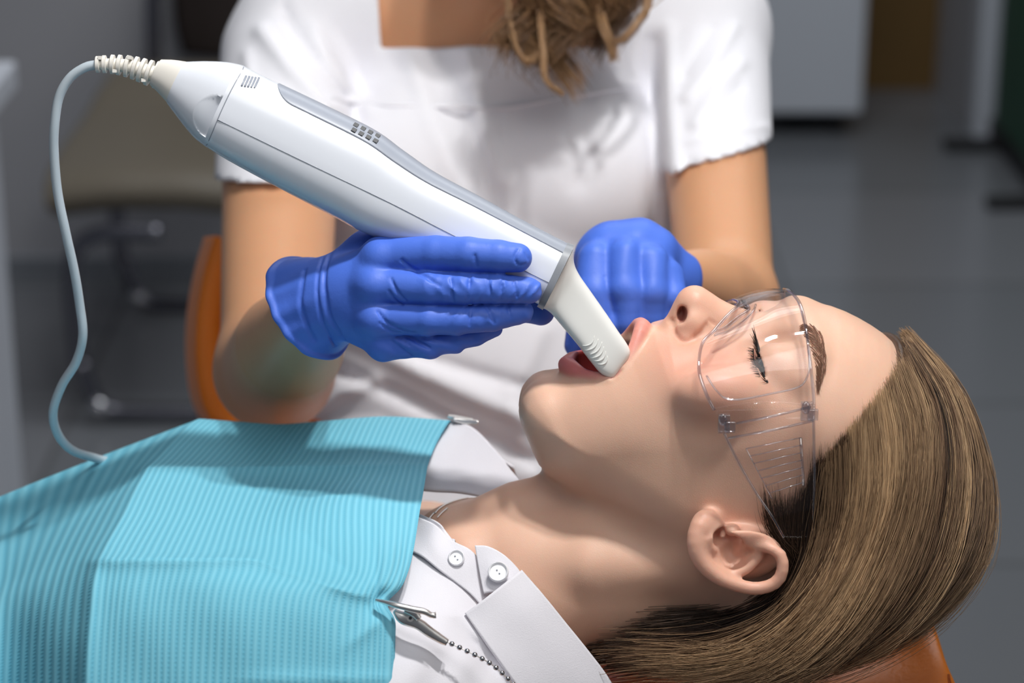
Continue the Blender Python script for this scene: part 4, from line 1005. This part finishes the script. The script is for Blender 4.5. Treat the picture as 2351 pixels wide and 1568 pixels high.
def fold(p, pts, w_, amp):        # soft ridge running over the front, along a polyline
    d = None
    for a, b_ in zip(pts[:-1], pts[1:]):
        a = V(*a, -1950)[:2].astype(np.float32); b_ = V(*b_, -1950)[:2].astype(np.float32); ba = b_ - a; pa = p[:, :2] - a; h = np.clip(pa @ ba / float(ba @ ba), 0, 1)
        e = ln(pa - h[:, None] * ba); d = e if d is None else np.minimum(d, e)
    return .8 * amp * np.exp(-(d / w_) ** 2) * (p[:, 2] > -2300)
FOLDS = [([(1000, 105), (1050, 240), (1120, 430), (1135, 520)], 52, -34), ([(1075, 110), (1100, 260), (1150, 420)], 26, 18), ([(940, 130), (1000, 300), (1080, 480)], 30, 16), ([(1162, 250), (1165, 600)], 14, 10), ([(1535, 60), (1528, 250), (1530, 620)], 26, 22), ([(1500, 90), (1495, 620)], 22, -16), ([(1350, 230), (1330, 420)], 40, -14),
 ([(800, 760), (960, 850), (1240, 975)], 34, 36), ([(740, 840), (900, 900), (1220, 1060)], 26, -30), ([(700, 960), (780, 900), (860, 880)], 24, 26), ([(900, 800), (1250, 900)], 22, -20), ([(1240, 760), (1180, 900), (1210, 1080)], 40, 24), ([(760, 990), (860, 980), (1100, 1090)], 24, 22),
 ([(600, 70), (680, 170), (770, 260)], 26, 26), ([(650, 20), (700, 110), (790, 220)], 22, -22), ([(720, 60), (760, 160), (850, 260)], 24, 16), ([(570, 130), (600, 240), (610, 340)], 20, 14), ([(1565, 235), (1620, 170), (1690, 60)], 18, 16), ([(1565, 180), (1640, 60)], 16, -14), ([(1580, 300), (1640, 210), (1700, 150)], 18, 14), ([(1600, 330), (1690, 210)], 12, -10), ([(1562, 345), (1755, 300)], 10, 7)]
def scrub(p):
    d = torso(p, 26)
    # pull the waist looser
    d = smin(d, ell(p, V(1150, 800, -2180), (520, 420, 330)), 120)
    # sleeves
    a = RS; b_ = RE; hem = a + (b_ - a) * .47; sl = cap(p, a, hem, 240, 226)
    ax = (b_ - a) / np.linalg.norm(b_ - a); pl = (p - (V(600, 404, -1860)).astype(np.float32)) @ np.array([.0, 1, -.12], np.float32); sl = np.maximum(cap(p, a + np.array([15, 0, 0]), a + (b_ - a) * .7, 215, 192), pl)
    a2 = LS; b2 = LE; ax2 = (b2 - a2) / np.linalg.norm(b2 - a2); pl2 = (p - V(1655, 345, -1900).astype(np.float32)) @ np.array([.24, .97, -.12], np.float32)
    sl2 = np.maximum(cap(p, a2, a2 + (b2 - a2) * .7, 196, 160), pl2)
    d = smin(smin(d, sl, 40), sl2, 40)
    for f_ in FOLDS: d = d - fold(p, *f_)
    d = smax(d, (p - TR[3].astype(np.float32)) @ np.array([0, .94, -.342], np.float32) - 246, 30)
    # yoke seam and centre seam
    d = d + 0
    # square neck opening
    nb_ = V(1030, 100, -1900); nx0 = V(872, 60, -1950)[0]; nx1 = V(1400, 60, -1950)[0]
    nk_ = np.maximum(np.maximum(nx0 - p[:, 0] + (p[:, 1] - nb_[1]) * .06, p[:, 0] - nx1), p[:, 1] - nb_[1])
    d = smax(d, -nk_, 6)
    inner_ = torso(p, -16); return smax(d, -np.where(p[:, 1] < nb_[1] + 60, inner_, 1e3 * 0 + d + 40), 4)
sdfobj('scrub_top', scrub, (180, -700, -2800), (2150, 1750, -1300), 15.0, M['scrub'], cn)
# yoke band stitched across the chest
def surf_front(f, px, py, z0=-1300, z1=-2300):
    zs_ = np.linspace(z0, z1, 260); pts = np.array([V(px, py, z) for z in zs_], np.float32); v_ = f(pts); i = np.argmax(v_ < 0); return pts[i].astype(float)
yk = np.array([surf_front(scrub, x, y) for x, y in [(760, 225), (820, 236), (900, 243), (1000, 246), (1100, 248), (1160, 248), (1240, 235), (1320, 220), (1400, 208), (1470, 196)]])
rows = [yk + [0, -7, 5], yk + [0, 0, 11], yk + [0, 8, 5]]
sheet('yoke_seam', patch(rows, 60, 6), 6, M['scrub'], cn)
for a in ([(548, 382), (580, 400), (640, 408), (700, 410)], [(1563, 362), (1620, 348), (1690, 332), (1748, 318)]):
    pass
# trousers (seated thighs)
def trous(p):
    d = None
    for s in (-1, 1):
        hpnt = V(1150, 1300, -2250) + [s * 190, 60, 0]; kn = hpnt + np.array([s * 260, 260, 1150.]); an = kn + np.array([0, 1250., -350])
        e = chain(p, [hpnt, kn, an], [300, 215, 150]); d = e if d is None else smin(d, e, 60)
    return d
#sdfobj('trousers', trous, ...)
# gloves
def fing(p, pts, rs, k=6): return chain(p, pts, rs, k)
K1, K2, K3, K4 = V(880, 592, 30), V(862, 655, 48), V(868, 730, 38), V(890, 785, 6)
WR = V(748, 690, -70)
HANDF = [
 ([K1, V(1000, 582, 85), V(1075, 584, 108), V(1145, 588, 116), V(1188, 592, 112)], [47, 40, 39, 36, 33]),
 ([K2, V(985, 662, 92), V(1060, 663, 104), V(1140, 662, 102), V(1214, 667, 92)], [43, 37, 35, 34, 30]),
 ([K3, V(985, 735, 80), V(1050, 735, 84), V(1130, 728, 74), V(1198, 716, 60)], [41, 35, 33, 32, 27]),
 ([K4, V(985, 792, 40), V(1045, 782, 38), V(1095, 768, 28), V(1135, 755, 18)], [38, 31, 27, 24, 19]),
]
CR_PX = [([(924, 598), (951, 620), (983, 639), (1008, 656)], 3.6, 8), ([(898, 640), (911, 668), (932, 690)], 3, 6), ([(893, 668), (906, 687), (924, 699)], 2.6, 6), ([(868, 716), (887, 740), (922, 757), (950, 762)], 3.2, 7), ([(872, 742), (895, 758), (922, 764)], 2.4, 6),
 ([(897, 780), (944, 814)], 2.4, 7), ([(912, 775), (960, 806)], 2.4, 7), ([(930, 770), (985, 798)], 2.4, 7), ([(955, 768), (1010, 790)], 2.2, 7), ([(1192, 571), (1181, 590), (1190, 608), (1206, 606)], 1.8, 5), ([(1205, 580), (1213, 596)], 1.6, 5),
 ([(1090, 586), (1094, 612)], 1.6, 8), ([(1035, 640), (1040, 690)], 2.4, 7), ([(1080, 636), (1072, 690)], 2, 7), ([(1120, 634), (1128, 680)], 2, 6), ([(1155, 636), (1150, 688)], 2, 6), ([(1180, 646), (1188, 682)], 2, 6), ([(1120, 708), (1135, 742)], 2, 7), ([(1080, 712), (1078, 748)], 1.6, 7), ([(1165, 700), (1172, 728)], 2, 6), ([(760, 570), (745, 640), (755, 720), (790, 780)], 3.5, 10), ([(745, 575), (728, 650), (738, 730), (770, 795)], 2.4, 8), ([(700, 620), (690, 700), (720, 780)], 2.2, 12)]
CREASES = []
def traceW(f, pxs, z0, z1):
    zz = np.linspace(z0, z1, 300); out = []
    for a, b_ in pxs:
        q = np.array([V(a, b_, z) for z in zz]); d_ = f(q.astype(np.float32)); i = int(np.argmax(d_ < 0)); out.append(q[i] if d_[i] < 0 else q[int(np.argmin(d_))])
    return np.array(out)
def handR(p):
    d = None
    for pts, rs in HANDF:
        e = fing(p, pts, rs); d = e if d is None else smin(d, e, 9)
    pm = smin(smin(cap(p, WR, K1 + [-5, 0, -15], 64, 46), cap(p, WR, K2 + [-8, 0, -8], 64, 46), 40), smin(cap(p, WR, K3 + [-8, 0, -10], 64, 44), cap(p, WR, K4 + [-5, 0, -10], 60, 40), 40), 40)
    for a, b_ in ((K1, K2), (K2, K3), (K3, K4)): pm = smin(pm, cap(p, a + [-12, 0, -6], b_ + [-12, 0, -6], 38, 36), 20)
    d = smin(d, pm, 16)
    th = chain(p, [V(780, 640, -90), V(850, 590, -100), V(960, 610, -130), V(1100, 665, -125), V(1185, 698, -112), V(1242, 716, -104)], [62, 62, 48, 40, 38, 32], 20)
    d = smin(d, th, 24)
    # knuckle bumps
    for k_, r_ in ((V(872, 590, 52), 30), (V(858, 656, 68), 30), (V(860, 735, 58), 28), (V(878, 795, 14), 28)): d = smin(d, ln(p - k_.astype(np.float32)) - r_, 22)
    # wrist and cuff
    cf0, cf1 = V(810, 668, -40), V(700, 716, -140); dirc = (cf1 - cf0) / np.linalg.norm(cf1 - cf0)
    q = p
    cu = cap(q, cf0, cf0 + dirc * 190, 84, 140)
    n_ = np.array([-.72, .42, -.55]); n_ /= np.linalg.norm(n_); rc = V(708, 716, -130)
    cut_ = (p - rc.astype(np.float32)) @ n_.astype(np.float32)
    # wrinkled cuff
    along = (p - cf0.astype(np.float32)) @ dirc.astype(np.float32)
    cu = cu + 2.2 * np.sin(p[:, 1] * .11 + p[:, 0] * .05) * np.clip(along / 60, 0, 1)
    cu0 = cu; cu = smax(cu, cut_, 5)
    d = smin(d, cu, 18)
    # rolled rim: torus-like lip at the cut
    d = smin(d, np.sqrt(cu0 ** 2 + (cut_ + 5) ** 2) - 7.5, 6)
    for c_, r_, k_ in CREASES: d = smax(d, -chain(p, c_, r_), k_)
    # glove wrinkles on the fingers
    w2 = np.exp(-((p[:, 1] - 664) / 26) ** 2) * np.clip((p[:, 0] - 960) / 60, 0, 1) + .5 * np.exp(-((p[:, 1] - 728) / 24) ** 2) * np.clip((p[:, 0] - 1000) / 60, 0, 1)
    ph_ = p[:, 0] * .12 + 1.6 * np.sin(p[:, 1] * .06 + p[:, 0] * .013) + .02 * p[:, 1]
    wr = (np.abs(np.sin(ph_)) - .6) * (1 + .5 * np.sin(p[:, 0] * .07 + p[:, 1] * .1))
    d = d + 2.8 * w2 * wr * np.clip((p[:, 2] - 10) / 40, 0, 1)
    w3 = np.exp(-((p[:, 1] - 800) / 34) ** 2) * np.clip((p[:, 0] - 860) / 40, 0, 1) * np.clip((1120 - p[:, 0]) / 60, 0, 1)
    d = d + 2.2 * w3 * np.sin((p[:, 0] * .5 - p[:, 1] * 1.0) * .16)
    return d
for pxs, r_, k_ in CR_PX:
    m_ = 9; base_ = traceW(handR, cr(pxs, m_), 240, -330); CREASES.append((base_, [r_ * (.25 + .75 * math.sin(math.pi * (i + .5) / m_)) for i in range(m_)], k_))
sdfobj('glove', handR, (540, 470, -340), (1300, 900, 200), 3.6, M['glove'], cn)
fr = VV([(1190, 576, 147), (1204, 590, 147), (1200, 606, 145), (1186, 610, 147)])
fk = lambda a, b_, c: V(a, b_, c)
def handL(p):
    Z = -400
    d = ell(p, V(1435, 585, Z - 60), (125, 88, 95))
    F4 = [([V(1372, 600, Z + 10), V(1362, 670, Z + 45), V(1385, 745, Z + 40), V(1420, 785, Z)], [50, 44, 40, 34]),
          ([V(1432, 590, Z + 25), V(1436, 665, Z + 60), V(1440, 735, Z + 45), V(1440, 785, Z)], [48, 42, 38, 32]),
          ([V(1490, 600, Z + 20), V(1498, 670, Z + 50), V(1492, 730, Z + 35), V(1475, 780, Z - 10)], [46, 40, 36, 32]),
          ([V(1532, 632, Z), V(1540, 680, Z + 25), V(1532, 725, Z + 10), V(1505, 760, Z - 20)], [42, 36, 32, 28])]
    for pts, rs in F4: d = smin(d, chain(p, pts, rs, 8), 12)
    d = smin(d, chain(p, [V(1370, 600, Z - 60), V(1340, 690, Z - 60), V(1325, 790, Z - 50)], [52, 40, 32]), 20)
    d = smin(d, cap(p, V(1470, 590, Z - 80), LW + (LE - LW) * .06, 90, 88), 30)
    w_ = np.sin((p[:, 0] * .9 + p[:, 1] * .5) * .07) * 2; d = d + w_
    n_ = (LE - LW) / np.linalg.norm(LE - LW); d = smax(d, (p - (LW + (LE - LW) * .10).astype(np.float32)) @ n_.astype(np.float32), 6)
    return d
sdfobj('glove', handL, (1240, 420, -760), (1680, 880, -200), 6.0, M['glove'], cn)
# hair: loose curls hanging forward
NC = 2600; S = []; Kc = 36
tc_ = np.linspace(0, 1, Kc)
centers = [(1205, 120), (1235, 60), (1262, 150), (1290, 200), (1330, 110), (1360, 60), (1400, 120), (1430, 50), (1455, 20), (1300, 60), (1275, 90), (1345, 30)]
cidx = rng.integers(0, len(centers), NC)
for i in range(NC):
    cx_, ey = centers[cidx[i]]; j = cidx[i]; r0 = np.random.default_rng(100 + j); ph0 = r0.random() * 6; am = 22 + 22 * r0.random(); fr_ = 1.6 + 1.4 * r0.random()
    z0 = -1520 - 160 * r0.random(); spread = rng.normal(size=3) * np.array([20, 8, 22]); ex_ = rng.normal() * 14; ey2 = ey + rng.normal() * 22 - 12
    y = -420 + (ey2 + 420) * tc_; x = cx_ + (cx_ - 1320) * .25 * (1 - tc_) * -1 + am * np.sin(ph0 + fr_ * 2 * np.pi * tc_ ** 1.3) * (.3 + tc_ * 1.0) + ex_ * tc_
    z = z0 + am * np.cos(ph0 + fr_ * 2 * np.pi * tc_ ** 1.3) * tc_
    S.append(np.array([V(a, b_, c) for a, b_, c in zip(x, y, z)]) + spread)
# single curl and stray tips
for k in range(50):
    pts = [(1230, -200, -1560), (1242, 60, -1520), (1248, 130, -1500), (1250, 175, -1490), (1268, 200, -1480), (1292, 215, -1480)]; S.append(cr(VV(pts), Kc) + rng.normal(size=3) * 4)
for k in range(50):
    pts = [(1170, -200, -1560), (1168, 0, -1540), (1178, 80, -1510), (1192, 125, -1500), (1215, 142, -1500), (1240, 120, -1510)]; S.append(cr(VV(pts), Kc) + rng.normal(size=3) * 4)
for k in range(60):
    pts = [(1360, -200, -1560), (1372, 0, -1540), (1385, 60, -1510), (1402, 100, -1500), (1408, 136, -1500)]; S.append(cr(VV(pts), Kc) + rng.normal(size=3) * 6)
for k in range(60):
    pts = [(1480, -200, -1560), (1490, -10, -1540), (1465, 50, -1510), (1430, 90, -1500), (1408, 96, -1500)]; S.append(cr(VV(pts), Kc) + rng.normal(size=3) * 6)
S = np.array(S); tn_ = np.clip(rng.random(len(S)) * .5 + .45 * np.array([nz(np.array([c * 1.7]), 9)[0] for c in list(cidx) + [3] * (len(S) - NC)]), 0, 1)
tn_[NC:] = .8
strands('hair', S, np.interp(tc_, [0, .1, .85, 1], [1.6, 2.0, 1.6, .6])[None].repeat(len(S), 0), M['hair2'], cn, 'W', tn_[:, None].repeat(Kc, 1))
def hair2cap(p):
    d = ell(p, V(1165, -580, -1700), (280, 350, 330)); d = smin(d, ell(p, V(1330, -340, -1600), (150, 200, 120)), 80)
    return smax(d, -ell(p, V(1140, -420, -1370), (190, 260, 170)), 30)
sdfobj('hair_underlayer', hair2cap, (700, -1600, -2500), (1900, 60, -1250), 22.0, M['hair2'], cn, attrs=lambda v: {'tint': np.full(len(v), .15)})

#@@CHAIRS
# ------------------------------------------------------------------ stool with orange back
t = tag(empty('operator_stool', (hipw[0], hipw[1] + .03, 0)), 'orange padded operator stool behind the clinician in white', 'stool')
sx0, sy0 = hipw[0], hipw[1] + .03; sz = hipw[2] - .13
def disk(c, r, h, n=40): return tube_geo([(c[0], c[1], c[2]), (c[0], c[1], c[2] + h * .15), (c[0], c[1], c[2] + h * .85), (c[0], c[1], c[2] + h)], [r * .93, r, r, r * .93], n)
g = disk((sx0, sy0, sz), .20, .07); mk('seat', g[0], g[1], M['orange'], t, 'X', fix=True, autosm=60)
rows = []
bl_ = [V(x, y, -2450) for x, y in ((515, 560), (492, 640), (476, 740), (476, 840), (492, 920), (540, 985))]
for k, (xo, zo) in enumerate(((60, 180), (0, -40), (120, -260), (500, -420), (900, -420))):
    rows.append([p_ + np.array([xo * (1 - abs(i - 2) * .0), 0, zo]) for i, p_ in enumerate(bl_)])
G = patch(rows, 50, 50); sheet('backrest', G, 70, M['orange'], t, out=(0, 0, 1))
tube('column', [(sx0, sy0, .06), (sx0, sy0, sz)], .025, M['chrome'], t, 20, frame='X')
bb = W2w(V(900, 900, -2880)); tube('back_bracket', cr([(sx0, sy0, sz - .01), (sx0 - .02, bb[1] - .01, sz - .02), (bb[0], bb[1], sz + .08), tuple(bb)], 30), .014, M['chrome'], t, 12, frame='X')
for k in range(5):
    a = k * 2 * math.pi / 5; e = (sx0 + .22 * math.cos(a), sy0 + .22 * math.sin(a), .065); lg = tube('leg', [(sx0, sy0, .09), e], [.02, .014], M['chrome'], t, 12, frame='X')
    g = tube_geo([(e[0] - .01, e[1], .028), (e[0] + .01, e[1], .028)], [.028, .028], 20); mk('caster', g[0], g[1], M['darkrubber'], lg, 'X', fix=True, autosm=40)
    tube('caster_stem', [(e[0], e[1], .03), (e[0], e[1], .066)], .006, M['chrome'], lg, 8, frame='X')
# ------------------------------------------------------------------ dental chair
cb_ = W2w(H2W(hp(500, 1900, 0)))
t = tag(empty('dental_chair', (cb_[0], cb_[1], 0)), 'orange leather dental chair with stitched headrest under the patient', 'chair')
def headrest(p):
    d_ = None
    c = hp(1765, 1615, 0); c[2] = 0
    q = p - c.astype(np.float32)
    # cushioned slab, ends curled up at the crown side
    bend = .00062 * np.maximum(q[:, 0] - 60, 0) ** 2 + .0003 * np.maximum(-q[:, 0] - 120, 0) ** 2
    side = .00028 * np.maximum(np.abs(q[:, 2]) - 120, 0) ** 2
    y_ = q[:, 1] + bend + side
    hx, hy, hz = 430, 90, 330; r = 72
    qx = np.maximum(np.abs(q[:, 0]) - hx + r, 0); qy = np.maximum(np.abs(y_) - hy + r, 0); qz_ = np.maximum(np.abs(q[:, 2]) - hz + r, 0)
    d_ = np.sqrt(qx**2 + qy**2 + qz_**2) - r
    d_ = smax(d_, -(ell(q, (120, -210, 0), (330, 165, 300))), 40)
    return d_
hr = sdfobj('headrest', headrest, (1230, 660, -420), (2300, 1300, 420), 8.0, M['orange'], t, 'H')
def hrdrop(pts, off):
    q = np.array(pts, float); f_ = lambda z: headrest(z.astype(np.float32))
    for _ in range(6):
        f0 = f_(q) - off; g_ = np.zeros_like(q)
        for i in range(3):
            d_ = np.zeros(3); d_[i] = 2; g_[:, i] = (f_(q + d_) - f_(q - d_)) / 4
        q -= g_ * (f0 / np.maximum((g_ * g_).sum(1), .1))[:, None]
    return q
for off_ in (0, 16):
    ln0 = hrdrop(cr(HP([(2170 - off_, 1440, 100), (2172 - off_, 1465, 170), (2160 - off_, 1500, 240), (2115 - off_, 1560, 310), (2040 - off_, 1620, 330)]), 300), 1.0)
    gg = [tube_geo(ln0[i:i + 5], 1.9, 6) for i in range(0, 294, 8)]; v_, f_ = join(gg); mk('stitching', v_, f_, M['stitch'], hr, 'H', fix=True)
def backr(p):
    c = hp(500, 2080, 0); c[2] = 0
    q = p - c.astype(np.float32); hx, hy, hz, r = 900, 120, 620, 100
    y_ = q[:, 1] + .0002 * np.maximum(np.abs(q[:, 2]) - 250, 0) ** 2
    return np.sqrt(np.maximum(np.abs(q[:, 0]) - hx + r, 0) ** 2 + np.maximum(np.abs(y_) - hy + r, 0) ** 2 + np.maximum(np.abs(q[:, 2]) - hz + r, 0) ** 2) - r
sdfobj('backrest', backr, (-450, 1200, -680), (1480, 1800, 680), 20, M['orange'], t, 'H')
b0 = W2w(H2W(np.array([500, 1640, 0]))); 
tube('headrest_bar', [W2w(H2W(np.array([1350, 1600, 0]))), W2w(H2W(np.array([1500, 1250, 0]))), W2w(H2W(np.array([1700, 1130, 0])))], .015, M['basew'], t, 14, frame='X')
g = tube_geo([(b0[0], b0[1], .03), (b0[0], b0[1], b0[2])], [.12, .09], 32); mk('base_column', g[0], g[1], M['basew'], t, 'X', fix=True, autosm=50)
g = disk((b0[0], b0[1], 0), .22, .035, 48); mk('base_plate', g[0], g[1], M['basew'], t, 'X', fix=True, autosm=50)
